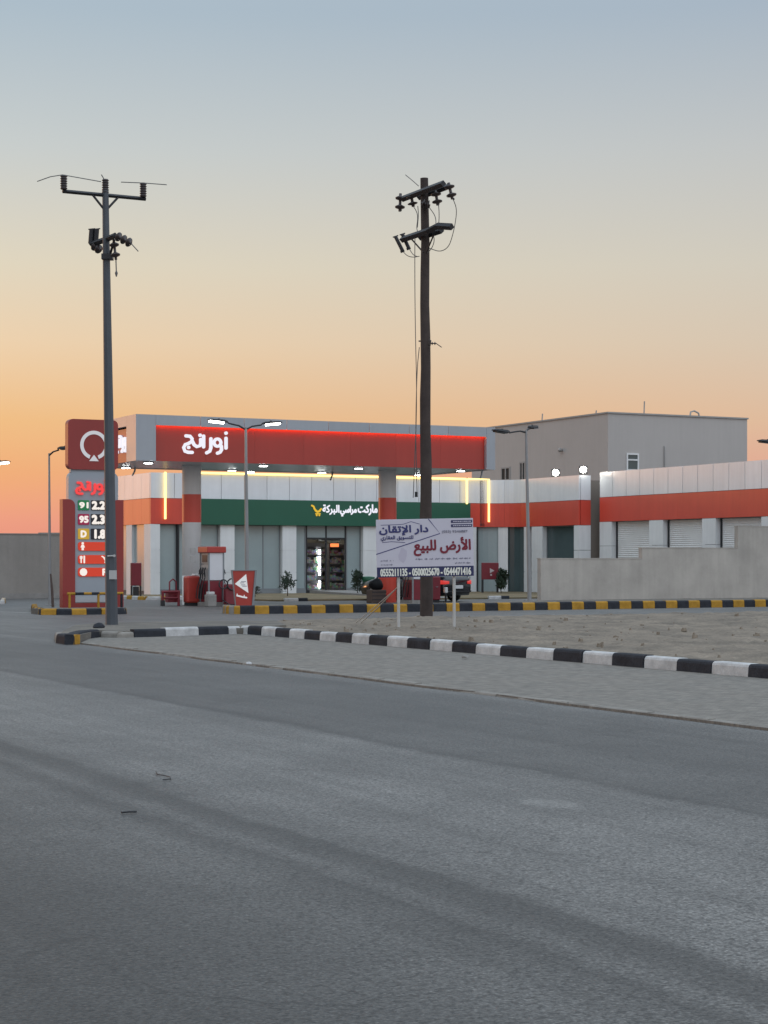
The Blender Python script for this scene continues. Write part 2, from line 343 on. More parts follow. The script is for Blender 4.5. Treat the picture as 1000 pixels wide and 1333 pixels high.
# ------------------------------------------------------------------ ground, roads
def nodes_for(name):
    m = bpy.data.materials.new(name); m.use_nodes = True; return m, m.node_tree, m.node_tree.nodes['Principled BSDF']
def asphalt(name, stops=None, span=16., base=.10, patch=False):
    m, t, p = nodes_for(name); n = t.nodes; l = t.links
    tx = n.new('ShaderNodeTexCoord'); obj = tx.outputs['Object']
    def noi(scale, det=5, rough=.6, mp=None):
        q = n.new('ShaderNodeTexNoise'); q.inputs['Scale'].default_value = scale; q.inputs['Detail'].default_value = det; q.inputs['Roughness'].default_value = rough
        if mp:
            k = n.new('ShaderNodeMapping'); k.inputs['Scale'].default_value = mp; l.new(obj, k.inputs[0]); l.new(k.outputs[0], q.inputs['Vector'])
        else: l.new(obj, q.inputs['Vector'])
        return q.outputs['Fac']
    def mr(s, a, b, c, d):
        q = n.new('ShaderNodeMapRange'); q.inputs[1].default_value = a; q.inputs[2].default_value = b; q.inputs[3].default_value = c; q.inputs[4].default_value = d
        l.new(s, q.inputs[0]); return q.outputs[0]
    def mth(op, a, b):
        q = n.new('ShaderNodeMath'); q.operation = op
        for i, x in enumerate((a, b)):
            if isinstance(x, (int, float)): q.inputs[i].default_value = x
            else: l.new(x, q.inputs[i])
        return q.outputs[0]
    val = None
    sp = n.new('ShaderNodeSeparateXYZ'); l.new(obj, sp.inputs[0])
    if stops:
        wob = mr(noi(.16, 3), .3, .7, -.12, .12)
        wob2 = mr(noi(2.2, 3), .3, .7, -.05, .05)
        c = mth('DIVIDE', mth('ADD', mth('ADD', sp.outputs['X'], wob), wob2), span)
        rp = n.new('ShaderNodeValToRGB'); e = rp.color_ramp.elements
        while len(e) < len(stops): e.new(.5)
        for k, (pp, vv) in enumerate(stops): e[k].position = pp/span; e[k].color = (vv, vv, vv, 1)
        l.new(c, rp.inputs[0]); val = rp.outputs[0]
    else:
        val = mr(noi(.3, 5), .3, .7, base*.86, base*1.12)
    val = mth('MULTIPLY', val, mr(noi(1, 5, .65, (3.2, .07, 1)), .3, .7, .76, 1.20))    # tyre polish along the road
    val = mth('MULTIPLY', val, mr(noi(.45, 7, .7), .32, .68, .74, 1.24))                  # dusty and bare patches
    val = mth('MULTIPLY', val, mr(noi(62, 4, .65), .36, .64, .50, 1.45))                # stones
    val = mth('MULTIPLY', val, mr(noi(24, 4, .7), .3, .7, .84, 1.14))
    val = mth('MULTIPLY', val, mr(noi(30, 3, .7), .52, .59, 1.08, .48))                # open pits
    dn = n.new('ShaderNodeTexNoise'); dn.inputs['Scale'].default_value = 2.5; dn.inputs['Detail'].default_value = 6; l.new(obj, dn.inputs['Vector'])
    dv = n.new('ShaderNodeVectorMath'); dv.operation = 'MULTIPLY_ADD'; l.new(dn.outputs['Color'], dv.inputs[0]); dv.inputs[1].default_value = (.55,.55,0); l.new(obj, dv.inputs[2])
    ck = n.new('ShaderNodeTexVoronoi'); ck.feature = 'DISTANCE_TO_EDGE'; ck.inputs['Scale'].default_value = .33; l.new(dv.outputs[0], ck.inputs['Vector'])
    crk = mr(ck.outputs['Distance'], .0, .006, 1, 0); crk = mth('MULTIPLY', crk, mr(noi(.4, 3), .50, .60, 0, .55))
    val = mth('MULTIPLY', val, mth('SUBTRACT', 1, crk))                                 # hairline cracks, here and there
    val = mth('MULTIPLY', val, mr(noi(1.7, 2), .66, .74, 1, .72))                       # oil drips
    vor = n.new('ShaderNodeTexVoronoi'); vor.inputs['Scale'].default_value = 46; l.new(obj, vor.inputs['Vector'])
    val = mth('MULTIPLY', val, mr(vor.outputs['Distance'], .05, .45, 1.22, .66))
    if patch:                                                                           # dried spill of pale grout
        g = patch; q = n.new('ShaderNodeVectorMath'); q.operation = 'SUBTRACT'; l.new(obj, q.inputs[0]); q.inputs[1].default_value = (g[0], g[1], 0)
        k = n.new('ShaderNodeMapping'); k.inputs['Rotation'].default_value = (0,0,g[4]); k.inputs['Scale'].default_value = (1/g[2], 1/g[3], 1); k.vector_type = 'POINT'; l.new(q.outputs[0], k.inputs[0])
        d = n.new('ShaderNodeVectorMath'); d.operation = 'LENGTH'; l.new(k.outputs[0], d.inputs[0])
        dd = mth('ADD', d.outputs['Value'], mr(noi(9, 4), .3, .7, -.35, .35))
        val = mth('ADD', val, mr(dd, .7, 1.1, .05, 0))
    col = n.new('ShaderNodeVectorMath'); col.operation = 'SCALE'; col.inputs[0].default_value = (1.0, .965, .895); l.new(val, col.inputs['Scale'])
    l.new(col.outputs[0], p.inputs['Base Color']); p.inputs['Roughness'].default_value = .56; p.inputs['Specular IOR Level'].default_value = .5
    b = n.new('ShaderNodeBump'); b.inputs['Strength'].default_value = .7; b.inputs['Distance'].default_value = .006
    l.new(mth('ADD', noi(80, 4), vor.outputs['Distance']), b.inputs['Height']); l.new(b.outputs[0], p.inputs['Normal'])
    return m

def sandmat(name, col, col2):
    m, t, p = nodes_for(name); n = t.nodes; l = t.links
    tx = n.new('ShaderNodeTexCoord')
    def noi(s, d=6): q = n.new('ShaderNodeTexNoise'); q.inputs['Scale'].default_value = s; q.inputs['Detail'].default_value = d; q.inputs['Roughness'].default_value = .65; l.new(tx.outputs['Object'], q.inputs['Vector']); return q.outputs['Fac']
    r = n.new('ShaderNodeValToRGB'); r.color_ramp.elements[0].position = .36; r.color_ramp.elements[1].position = .66
    r.color_ramp.elements[0].color = col2+(1,); r.color_ramp.elements[1].color = col+(1,); l.new(noi(.9), r.inputs[0])
    g = n.new('ShaderNodeMapRange'); g.inputs[1].default_value = .3; g.inputs[2].default_value = .7; g.inputs[3].default_value = .75; g.inputs[4].default_value = 1.2; l.new(noi(16), g.inputs[0])
    s = n.new('ShaderNodeVectorMath'); s.operation = 'SCALE'; l.new(r.outputs[0], s.inputs[0]); l.new(g.outputs[0], s.inputs['Scale']); l.new(s.outputs[0], p.inputs['Base Color'])
    p.inputs['Roughness'].default_value = .95; p.inputs['Specular IOR Level'].default_value = .2
    b = n.new('ShaderNodeBump'); b.inputs['Strength'].default_value = .8; b.inputs['Distance'].default_value = .03; l.new(noi(12), b.inputs['Height']); l.new(b.outputs[0], p.inputs['Normal'])
    return m
SAND = sandmat('desert_sand', (.25,.208,.162), (.15,.128,.103))
DUST = sandmat('dusty_verge', (.19,.172,.145), (.125,.117,.105))
BED  = sandmat('bed_soil', (.24,.18,.11), (.13,.115,.07))

mb = MB(); mb.add([(-4000,-300,-.06),(4000,-300,-.06),(4000,5000,-.06),(-4000,5000,-.06)], [(0,1,2,3)])
tag(mb.build('ground', SAND), kind='structure')

SIDEA = asphalt('side_road_asphalt', base=.135)
mb = MB(); mb.add([(-70,-60,0),(60,-60,0),(60,27,0),(-70,27,0)], [(0,1,2,3)])
tag(mb.build('forecourt', SIDEA, loc=P(0,0,0), rz=TH), kind='structure')

# main road: local x runs from the pavement edge towards the camera side, local y along the road
E0, E1 = G(105, 839), G(1000, 952)
rd = (E1-E0).normalized(); RA = math.atan2(rd.y, rd.x)   # along, towards the camera right
road_rot = RA - math.pi/2
def to_road(q):
    d = q-E0; x = Vector((math.cos(road_rot), math.sin(road_rot), 0)); y = Vector((-math.sin(road_rot), math.cos(road_rot), 0)); return d.dot(x), d.dot(y)
sgn = 1 if to_road(Vector((0,0,0)))[0] > 0 else -1
if sgn < 0: road_rot += math.pi
pc = to_road(G(715,1047)); 
ROAD = asphalt('road_asphalt_worn', [(0,.17),(.22,.135),(.6,.088),(1.4,.094),(2.4,.086),(3.55,.098),(3.68,.062),(3.78,.135),(4.9,.170),(6.0,.168),(6.6,.135),(6.70,.070),(6.95,.082),(7.02,.118),(7.10,.114),(7.18,.064),(7.36,.098),(7.8,.102),(8.2,.076),(8.7,.056),(9.4,.050),(16,.045)], patch=(pc[0],pc[1],.16,.30,0))
mb = MB(); mb.add([(0,-120,.004),(34,-120,.004),(34,60,.004),(0,60,.004)], [(0,1,2,3)])
tag(mb.build('road', ROAD, loc=(E0.x,E0.y,0), rz=road_rot), kind='structure')

# pavement of interlocking pavers between the road edge and the black and white kerb
def pavers():
    m, t, p = nodes_for('interlock_pavers'); n = t.nodes; l = t.links
    tx = n.new('ShaderNodeTexCoord'); mp = n.new('ShaderNodeMapping'); mp.inputs['Rotation'].default_value = (0,0,-road_rot+R(45)); l.new(tx.outputs['Object'], mp.inputs[0])
    b = n.new('ShaderNodeTexBrick'); b.inputs['Scale'].default_value = 4.6; b.inputs['Color1'].default_value = (.205,.188,.158,1); b.inputs['Color2'].default_value = (.140,.130,.112,1); b.inputs['Mortar'].default_value = (.12,.11,.10,1); b.inputs['Mortar Size'].default_value = .022
    l.new(mp.outputs[0], b.inputs['Vector'])
    q = n.new('ShaderNodeTexNoise'); q.inputs['Scale'].default_value = .8; q.inputs['Detail'].default_value = 8; q.inputs['Roughness'].default_value = .7; l.new(tx.outputs['Object'], q.inputs['Vector'])
    mr = n.new('ShaderNodeMapRange'); mr.inputs[1].default_value = .38; mr.inputs[2].default_value = .72; mr.inputs[3].default_value = .0; mr.inputs[4].default_value = .8; l.new(q.outputs['Fac'], mr.inputs[0])
    mx = n.new('ShaderNodeMix'); mx.data_type = 'RGBA'; l.new(mr.outputs[0], mx.inputs['Factor']); l.new(b.outputs['Color'], mx.inputs['A']); mx.inputs['B'].default_value = (.175,.155,.13,1)
    q2 = n.new('ShaderNodeTexNoise'); q2.inputs['Scale'].default_value = 7; q2.inputs['Detail'].default_value = 4; l.new(tx.outputs['Object'], q2.inputs['Vector'])
    m3 = n.new('ShaderNodeMapRange'); m3.inputs[1].default_value = .3; m3.inputs[2].default_value = .7; m3.inputs[3].default_value = .72; m3.inputs[4].default_value = 1.2; l.new(q2.outputs['Fac'], m3.inputs[0])
    s = n.new('ShaderNodeVectorMath'); s.operation = 'SCALE'; l.new(mx.outputs['Result'], s.inputs[0]); l.new(m3.outputs[0], s.inputs['Scale']); l.new(s.outputs[0], p.inputs['Base Color'])
    p.inputs['Roughness'].default_value = .85
    bp = n.new('ShaderNodeBump'); bp.inputs['Strength'].default_value = .25; bp.inputs['Distance'].default_value = .008; l.new(b.outputs['Fac'], bp.inputs['Height']); bp.invert = True; l.new(bp.outputs[0], p.inputs['Normal'])
    return m
KC0 = G(322, 827.5); KC1 = G(950, 882)                # kerb corner and a point along the kerb
kd = (KC1-KC0).normalized()
KCE = KC0+kd*34
NOSE = [G(71,837.5), G(97,839), G(131,833.5), G(175,831.5)]
pav = []
k = 40
for i in range(k+1):
    q = E0+rd*(i*1.05); j = mnoise.noise(Vector((i*.9, 3, 0)))*.07
    pav.append((q.x+j, q.y+j))
mb = MB()
pts = pav+[(KCE.x+.2, KCE.y+.1), (KC0.x+.05, KC0.y+.1)]+[(w_.x, w_.y+.08) for w_ in (G(298,827.5), G(216,830.4), G(152,832.2), G(131,831.6), G(116,833.2))]
mb.hprism(pts, -.05, .03)
tag(mb.build('pavement', pavers()), kind='structure')

def kerb_mesh(path, lens, cols, h, w, cham=.035, jit=.006, z0=-.02, inward=1):
    """painted kerb stones laid along a path of front bottom points; lens and cols repeat from their last entries"""
    mbk = MB(); path = [Vector((p[0], p[1], 0)) for p in path]
    cum = [0]
    for a, b in zip(path, path[1:]): cum.append(cum[-1]+(b-a).length)
    def at(s):
        for i in range(len(path)-1):
            if s <= cum[i+1] or i == len(path)-2:
                return path[i].lerp(path[i+1], (s-cum[i])/(cum[i+1]-cum[i]))
    s = 0; k = 0
    while s < cum[-1]-.05:
        ln = lens[k] if k < len(lens) else lens[-1]; e = min(s+ln, cum[-1])
        a, b = at(s+.006), at(e-.006); d = (b-a).normalized(); nr = Vector((-d.y, d.x, 0))*inward
        hh = h+random.uniform(-jit, jit); sh = random.uniform(-jit, jit); a = a+nr*sh; b = b+nr*(sh+random.uniform(-jit, jit)*.5)
        sec = [(0,z0),(.012,hh-cham*1.3),(.018+cham*.25,hh-cham*.45),(.02+cham,hh),(w,hh),(w,z0)]
        va = [a+nr*x+Vector((0,0,z)) for x, z in sec]; vb = [b+nr*x+Vector((0,0,z)) for x, z in sec]; n = len(sec)
        mbk.add(va+vb, [list(range(n)), list(range(2*n-1, n-1, -1))]+[(i, (i+1) % n, n+(i+1) % n, n+i) for i in range(n)], cols(k))
        s = e; k += 1
    return mbk
KM = [KBLACK, KWHITE, KYELL, KDUST]
# black and white kerb
def rows(pts, cols): return list(zip(pts, pts[1:], cols))
nose_pts = [G(71,832), G(72.5,837.5), G(84,839.2), G(97,839.5), G(104,836.3), G(116,833.2), G(131,831.6), G(152,832.2), G(175,831.6), G(216,830.4), G(259,828.8), G(298,827.5), G(313,826.9), KC0]
nose_cols = [3,0,2,0,0,0,3,3,0,1,0,1,1]
kb = MB()
for a_, b_, c_ in rows(nose_pts, nose_cols):
    t_ = kerb_mesh([a_, b_], [(b_-a_).length+.1], lambda k: c_, .20 if c_ != 3 else .15, .2, jit=.012); kb.add(t_.v, t_.f, c_)
t_ = kerb_mesh([KC0, KCE], [.69]*9+[.788], lambda k: k % 2, .21, .2, jit=.012)
o_ = len(kb.v); kb.v += t_.v; kb.f += [[q+o_ for q in f_] for f_ in t_.f]; kb.mi += t_.mi; kb.sm += t_.sm
tag(kb.build('kerb', KM), kind='structure')
# low broken concrete edging of the pavement
ed = kerb_mesh([E0+rd*.3, E0+rd*44], [.5], lambda k: 0, .032, .12, cham=.016, jit=.016)
tag(ed.build('pavement_edging', KDUST), kind='structure')

# dusty verge behind the kerb by the steel pole, sand lot behind the kerb on the right
mb = MB(); vg = [(w_.x+.02, w_.y+.17) for w_ in (G(74,837), G(84,839.2), G(96,839.3), G(104,836.3), G(116,833.2), G(131,831.6), G(152,832.2), G(175,831.6), G(216,830.4), G(259,828.8), G(298,827.5))]+[(KC0.x-.1,KC0.y+.14),(-2.2,41.5),(-2.6,44.6),(-4.6,44.0),(-6.5,43.2),(-6.95,41.5),(-6.62,38)]
mb.hprism(vg, -.03, .155)
tag(mb.build('verge', DUST), kind='structure')
ku = Vector((-kd.y, kd.x, 0)); 
if ku.x < 0: ku = -ku
mb = MB(); nu, nv = 190, 230; vs = []
for i in range(nu+1):
    for j in range(nv+1):
        a = .14+(i/nu)**1.5*40; b = -34+j/nv*42.0                 # a = away from the kerb, b = along it (negative = towards the camera)
        x = KC0+ku*a-kd*b
        far = 7.25+.35*mnoise.noise(Vector((a*.35,1,0)))+.12*mnoise.noise(Vector((a*2,5,0)))
        e = min(max((far-b)/1.1, 0), 1)
        left = min(max((a-.1-max(0,b)*.42)/.8, 0), 1) if b > -.2 else 1
        n1 = mnoise.fractal(Vector((x.x*.55,x.y*.55,0)), 1, 2, 4)
        n2 = abs(mnoise.noise(Vector((x.x*1.6,x.y*.9,4))))
        dm = (math.exp(-(((x.x-1.15)/.75)**2+((x.y-49.0)/.9)**2))+.8*math.exp(-(((x.x-2.6)/1.0)**2+((x.y-47.2)/.8)**2))+.6*math.exp(-(((x.x+.2)/1.3)**2+((x.y-46.6)/.7)**2)))*.07*(.45+.9*abs(mnoise.noise(Vector((x.x*3,x.y*2.5,6)))))    # spoil heaped round the wooden pole
        z = .115+(.05*n1+.07*n2*n2+.045*mnoise.noise(Vector((x.x*5.5,x.y*3.2,9)))+.03*mnoise.noise(Vector((x.x*14,x.y*9,2)))-.02)*min(1,.12+a/1.2)
        vs.append((x.x, x.y, -.04+(z+.04)*min(e,left)**.6+dm))
fs = [(i*(nv+1)+j, (i+1)*(nv+1)+j, (i+1)*(nv+1)+j+1, i*(nv+1)+j+1) for i in range(nu) for j in range(nv)]
mb.add(vs, fs, 0, True)
tag(mb.build('sand_lot', SAND), kind='structure')

# clods and rubble lying on the sand
mb = MB(); random.seed(11)
for k in range(240):
    a = .3+random.random()**1.4*16; b = random.uniform(-14, 6.0)
    if b > 0 and a < b*.42+.6: continue
    c = KC0+ku*a-kd*b; r = random.choice((.015,.02,.02,.025,.03,.035,.045,.065)); z = .10+random.uniform(0,.03)
    vs = []
    for q in range(7):
        t1 = q/7*6.283; rr_ = r*random.uniform(.7,1.3); vs.append((c.x+rr_*math.cos(t1), c.y+rr_*math.sin(t1), z-.03))
    for q in range(7):
        t1 = q/7*6.283; rr_ = r*random.uniform(.45,.9); vs.append((c.x+rr_*math.cos(t1), c.y+rr_*math.sin(t1), z+r*random.uniform(.4,.9)))
    mb.add(vs, [(q, (q+1) % 7, 7+(q+1) % 7, 7+q) for q in range(7)]+[list(range(7,14))])
tag(mb.build('rubble', mat('sand_clod', (.23,.192,.150), .95, var=.3, vs=7, spec=.1)), 'small clods and stones strewn over the sand lot', kind='stuff')
# yellow and black kerb and the raised island behind it
yk = [P(-.02,-7.9), P(-.18,-8.7), P(.1,-9.18), P(.4,-9.27), P(48,-9.27)]
def ycol(k):
    if k < 6: return (3,2)[k % 2] if k < 5 else 2
    return (k % 2)*2
ky = kerb_mesh(yk, [.26,.22,.2,.2,.2,.24]+[.47], ycol, .25, .22, jit=.01)
kerb2 = ky.build('kerb', KM); tag(kerb2, kind='structure')
mb = MB(); isl = [(.12,-7.7),(.05,-8.6),(.4,-9.1),(48,-9.1),(48,-4.9),(14,-4.9),(10.5,-7.2),(.3,-7.6)]
mb.hprism(isl, -.02, .215)
tag(mb.build('island', DUST, loc=P(0,0,0), rz=TH), kind='structure')
# island of the price sign
def rel(px, py, z=0): q = G(px,py,z)-O_; return q.dot(U_), q.dot(V_)
a0 = G(42,798); a1 = G(52,800.5); a2 = G(92,800.5); a3 = G(164,797.5)
pk = [G(40,793), a0, a1, a2, a2+U_*1.72, a2+U_*1.85+V_*.25, a2+U_*1.8+V_*1.2]
kp = kerb_mesh(pk, [.3,.25,.28,.28,.28,.28,.42,.46], lambda k: (2,3,2,3,2,2)[k] if k < 6 else (0 if k % 2 == 0 else 2), .18, .18, jit=.01)
tag(kp.build('kerb', KM), kind='structure')
mb = MB(); q = [a1+V_*.12+U_*.1, a2+V_*.12, a2+U_*1.72+V_*.12, a2+U_*1.72+V_*1.25, a1+V_*1.25+U_*.1]
mb.hprism([(w.x, w.y) for w in q], -.02, .165)
tag(mb.build('island', DUST), kind='structure')
# small kerb tip at the far left, painted line on the forecourt
kt = kerb_mesh([G(-40,786), G(6,786.5), G(8,783)], [.45], lambda k: (2,1)[k % 2], .15, .15)
tag(kt.build('kerb', KM), kind='structure')
LINE = mat('faded_road_paint', (.26,.255,.24), .8, var=.4, vs=3)
mb = MB(); c0, c1 = G(-60,794.5), G(38,798.5); dn = Vector((-(c1-c0).y, (c1-c0).x, 0)).normalized()*.12
mb.add([c0+Vector((0,0,.006)), c1+Vector((0,0,.006)), c1+dn*3+Vector((0,0,.006)), c0+dn*3+Vector((0,0,.006))], [(0,1,2,3)])
tag(mb.build('road_marking', LINE), kind='structure')
# planting bed before the shop, with its kerb and the path to the door
mb = MB(); mb.hprism([(4.2,11.0),(7.0,11.0),(8.0,6.2),(26.4,6.2),(26.4,19.75),(4.2,19.75)], -.02, .06)
tag(mb.build('planting_bed', BED, loc=P(0,0,0), rz=TH), kind='structure')
kq = kerb_mesh([P(4.1,15), P(4.1,10.9), P(7.0,10.9)], [.7], lambda k: (1,2,1,2)[k % 4], .15, .14, jit=.01)
tag(kq.build('kerb', KM), kind='structure')
for ua, ub in ((8.3,9.3),(12.6,14.3),(17.6,18.6)):
    kq = kerb_mesh([P(ua,6.1), P(ub,6.1)], [.6], lambda k: (1,0,3)[k % 3], .13, .14, jit=.01); tag(kq.build('kerb', KM), kind='structure')
d0, d1 = Uat(402,19.5), Uat(453,19.5)
mb = MB(); mb.add([(d0-.9,6.3,.075),(d0+.7,6.3,.075),(d1-.1,19.4,.19),(d0,19.4,.19),(d0-.9,6.3,.0),(d0+.7,6.3,.0),(d1-.1,19.4,.0),(d0,19.4,.0)], [(0,1,2,3),(0,4,5,1),(1,5,6,2),(3,7,4,0)])
tag(mb.build('path', CONC, loc=P(0,0,0), rz=TH), kind='structure')

# ------------------------------------------------------------------ shop building
VS = 19.5; UL = Uat(196, VS); VB = Vat(104, UL); U1 = 26.5; UC = U1-1.6; VE = 12.97
Z0, Z1, Z2 = 3.29, 4.47, 5.64
shop = thing('shop_building', 'long white clad shop with red and green fascia bands, glass front and curved inner corner', 'building', P(0,0,0), TH)
mb = MB()
# carcass behind the cladding: left, back, right ends and roof
mb.box(UL+.15, U1+.9, VS+.42, VB, 4.9, 5.1); mb.box(UL+.2, UL+.45, VS+.5, VB, 0, 5.0); mb.box(U1+.62, U1+.7, VE+.3, VB, 0, 5.0); mb.box(UL+.2, U1+.7, VB-.2, VB, 0, 5.0)
mb.box(U1+.3, U1+.6, VE+.2, VS+.4, 4.9, 5.1)
mb.build('carcass', JOINT, shop)
def strip_panels(mbp, a, b, z0, z1, step, gap=.022, axis='u', c=0, t=.08):
    """cladding panels in a row; axis u: face at v=c; axis v: face at u=c"""
    n = max(1, round(abs(b-a)/step))
    for i in range(n):
        s, e = a+(b-a)*i/n+gap/2, a+(b-a)*(i+1)/n-gap/2
        if axis == 'u': mbp.box(min(s,e), max(s,e), c, c+t, z0, z1)
        else: mbp.box(c, c+t, min(s,e), max(s,e), z0, z1)
def curve_panels(mbp, z0, z1, r=1.6, t=.08, n=10):
    cx, cy = UC, VS-r
    for k in range(n):
        a0_, a1_ = R(90-90*k/n), R(90-90*(k+1)/n)
        if k == n//2: a0_ -= .004
        q = [(cx+rr*math.cos(a), cy+rr*math.sin(a)) for rr, a in ((r,a0_),(r,a1_),(r+t,a1_),(r+t,a0_))]
        mbp.hprism(q, z0, z1)
UG0, UG1 = Uat(243, VS), Uat(611, VS)
mb = MB(); strip_panels(mb, UL, UC, Z1+.008, Z2, 1.15, c=VS); strip_panels(mb, VS-1.6, VE, Z1+.008, Z2, 1.15, axis='v', c=U1)
curve_panels(mb, Z1+.008, Z2); strip_panels(mb, VS+.1, VB, Z1+.008, Z2, 1.15, axis='v', c=UL); strip_panels(mb, U1+.1, U1+.68, Z1+.008, Z2, 2, c=VE)
mb.build('parapet', WHITE, shop)
mb = MB(); mb.box(UL+.12, UC, VS+.09, VS+.4, Z0+.03, Z2-.03); mb.box(U1+.09, U1+.3, VE+.1, VS-1.6, Z0+.03, Z2-.03); mb.box(UL+.09, UL+.19, VS+.1, VB, Z0+.03, Z2-.03)
curve_panels(mb, Z0+.03, Z2-.03, r=1.69, t=.02)
mb.build('panel_backing', JOINT, shop)
mb = MB(); strip_panels(mb, UL, UG0, Z0, Z1-.008, 1.6, .008, c=VS); strip_panels(mb, VS+.1, VB, Z0, Z1-.008, 1.2, .012, axis='v', c=UL); mb.build('red_band', RED, shop)
mb = MB(); strip_panels(mb, UG1, UC, Z0, Z1-.008, 1.6, .008, c=VS); curve_panels(mb, Z0, Z1-.008)
strip_panels(mb, VS-1.6, VE, Z0, Z1-.008, 2.6, .008, axis='v', c=U1); strip_panels(mb, U1+.1, U1+.68, Z0, Z1-.008, 2, c=VE)
mb.build('red_band', RED, shop)
mb = MB(); mb.cbox(UG0, UG1, VS-.14, VS+.08, Z0-.02, Z1-.006, .015)
gf = mb.build('green_fascia', GREEN, shop)
mb = MB(); YT = VS-.165
zt = lambda py, px: H+(HY-py)*(O_.y+U_.y*Uat(px,VS)+V_.y*VS)/F
def word(s, p0, p1, y0, y1, bold): lettering(mb, s, Uat(p0,VS-.15), Uat(p1,VS-.15), zt(y1,(p0+p1)/2), zt(y0,(p0+p1)/2), YT, 0, bold, True)
word('البركة', 420, 441.5, 657.5, 670, .045); word('مراسي', 443, 464, 659, 672, .05); word('ماركت', 466, 491, 657, 670.5, .05); word('سوبر', 493, 511, 659.5, 672.5, .05)
mb.build('lettering', LETW, gf)
mb = MB(); cu, cz = Uat(410,VS), zt(665,410); k_ = .036
cart = lambda pts: [(cu+(x-410)*k_, cz+(665-y)*k_) for x, y in pts]
mb.stroke(cart([(403.6,658.2),(406,659.3),(407.6,663),(410.5,666.2),(414,665.8),(417,662.5)]), .085, VS-.18, VS-.15); mb.stroke(cart([(409,664.6),(412,666.6),(415,665)]), .10, VS-.182, VS-.15); mb.stroke(cart([(409.4,669),(415.4,669)]), .06, VS-.184, VS-.15)
for x in (410.6, 414.4): mb.prism([(cu+(x-410)*k_+.042*math.cos(a*.6283), cz-6*k_+.042*math.sin(a*.6283)) for a in range(10)], VS-.18, VS-.15)
mb.build('cart_emblem', LETY, gf)
# warm led lines along the parapet with their drops
ZL = Z2+.03
def led(pts): m_ = MB(); m_.tube(pts, .05, 6); m_.build('led_strip', LED, shop)
led([(Uat(255,VS), VS-.06, ZL), (Uat(606,VS), VS-.06, ZL)])
led([(Uat(608,VS-.2), VS-.2, ZL), (Uat(608,VS-.2), VS-.2, Z1-.05)])
led([(Uat(608,VS), VS-.12, ZL), (Uat(635,VS), VS-.12, ZL), (Uat(635,VS), VS-.12, Z0+.25)])
led([(Uat(214,VS), VS-.12, ZL), (Uat(214,VS), VS-.12, Z0+.22)])
# pilasters and glazing of the long front
def pil(a, b, v=VS, z1=Z0-.004, d=.3):
    m_ = MB(); zz = [0, 1.05, 2.1, z1]
    for q, w in zip(zz, zz[1:]): m_.box(a, b, v+.01, v+d, q+.01, w-.01)
    m_.box(a+.02, b-.02, v+.03, v+d-.02, 0, z1-.02); m_.build('pilaster', PIL, shop)
def glaz(a, b, v=VS+.26, z0=.24, mull=(), dark=False, axis='u'):
    fr = MB(); t = .05
    def bx(x0, x1, y0, y1, q0, q1):
        if axis == 'u': fr.box(x0, x1, y0, y1, q0, q1)
        else: fr.box(y0, y1, x0, x1, q0, q1)
    bx(a, b, v-.03, v+.09, 0, z0); bx(a, b, v, v+.08, z0+.004, z0+t); bx(a, b, v, v+.08, Z0-t, Z0-.006)
    for x in [a, *mull, b-t]: bx(x, x+t, v+.002, v+.078, z0+t, Z0-t)
    f_ = fr.build('window', ALU, shop)
    g = MB(); xs = [a+t, *mull, b-t]
    for x0, x1 in zip(xs, xs[1:]):
        q0 = x0+(t if x0 in mull else 0)
        if axis == 'u': g.box(q0, x1, v+.03, v+.05, z0+t, Z0-t)
        else: g.box(v+.03, v+.05, q0, x1, z0+t, Z0-t)
    g.build('pane', DGLASS if dark else GLASS, f_)
pl = [(196,208.5),(287,305.5),(368,386),(473,491.5),(560,577),(613,621)]
for a, b in pl: pil(Uat(a,VS), Uat(b,VS))
glaz(Uat(208.5,VS)+.01, Uat(232,VS)); glaz(Uat(234,VS), Uat(287,VS)-.01, mull=(Uat(260,VS),))
glaz(Uat(305.5,VS)+.01, Uat(368,VS)-.01, mull=(Uat(345,VS),))
glaz(Uat(386,VS)+.01, Uat(401,VS)); glaz(Uat(454,VS), Uat(473,VS)-.01)
glaz(Uat(491.5,VS)+.01, Uat(560,VS)-.01, mull=(Uat(515,VS),Uat(538,VS))); glaz(Uat(577,VS)+.01, Uat(613,VS)-.01, mull=(Uat(596,VS),))
glaz(Uat(622,VS), UC-.3, mull=())
mb = MB(); mb.tube([(Uat(233,VS), VS+.1, 0), (Uat(233,VS), VS+.1, Z0)], .055, 8); mb.build('downpipe', BLACKF, shop)
mb = MB(); mb.tube([(Uat(621.5,VS), VS+.02, 0), (Uat(621.5,VS), VS+.02, Z0)], .05, 8); mb.build('downpipe', BLACKF, shop)
# curved corner glazing and the wing towards the street
for k0, k1, nm, mt_, r in ((0,3,'window',GLASS,1.78),(3,4.5,'pilaster',PIL,1.66),(4.5,8,'window',DGLASS,1.78)):
    mb = MB(); n_ = 4
    for q in range(n_):
        a0_, a1_ = R(90-90*(k0+(k1-k0)*q/n_)/8), R(90-90*(k0+(k1-k0)*(q+1)/n_)/8)
        mb.hprism([(UC+rr*math.cos(a), VS-1.6+rr*math.sin(a)) for rr, a in ((r,a0_),(r,a1_),(r+.05,a1_),(r+.05,a0_))], 0, Z0-.01)
    mb.build(nm, mt_, shop)
def pilv(a, b, u=U1):
    m_ = MB(); zz = [0, 1.05, 2.1, Z0-.004]
    for q, w in zip(zz, zz[1:]): m_.box(u+.01, u+.3, min(a,b), max(a,b), q+.01, w-.01)
    m_.box(u+.03, u+.28, min(a,b)+.02, max(a,b)-.02, 0, Z0-.02); m_.build('pilaster', PIL, shop)
pilv(VS-1.55, VS-1.95); 
va, vb = Vat(692,U1), Vat(706,U1); pilv(va, vb)
vc = Vat(747,U1); 
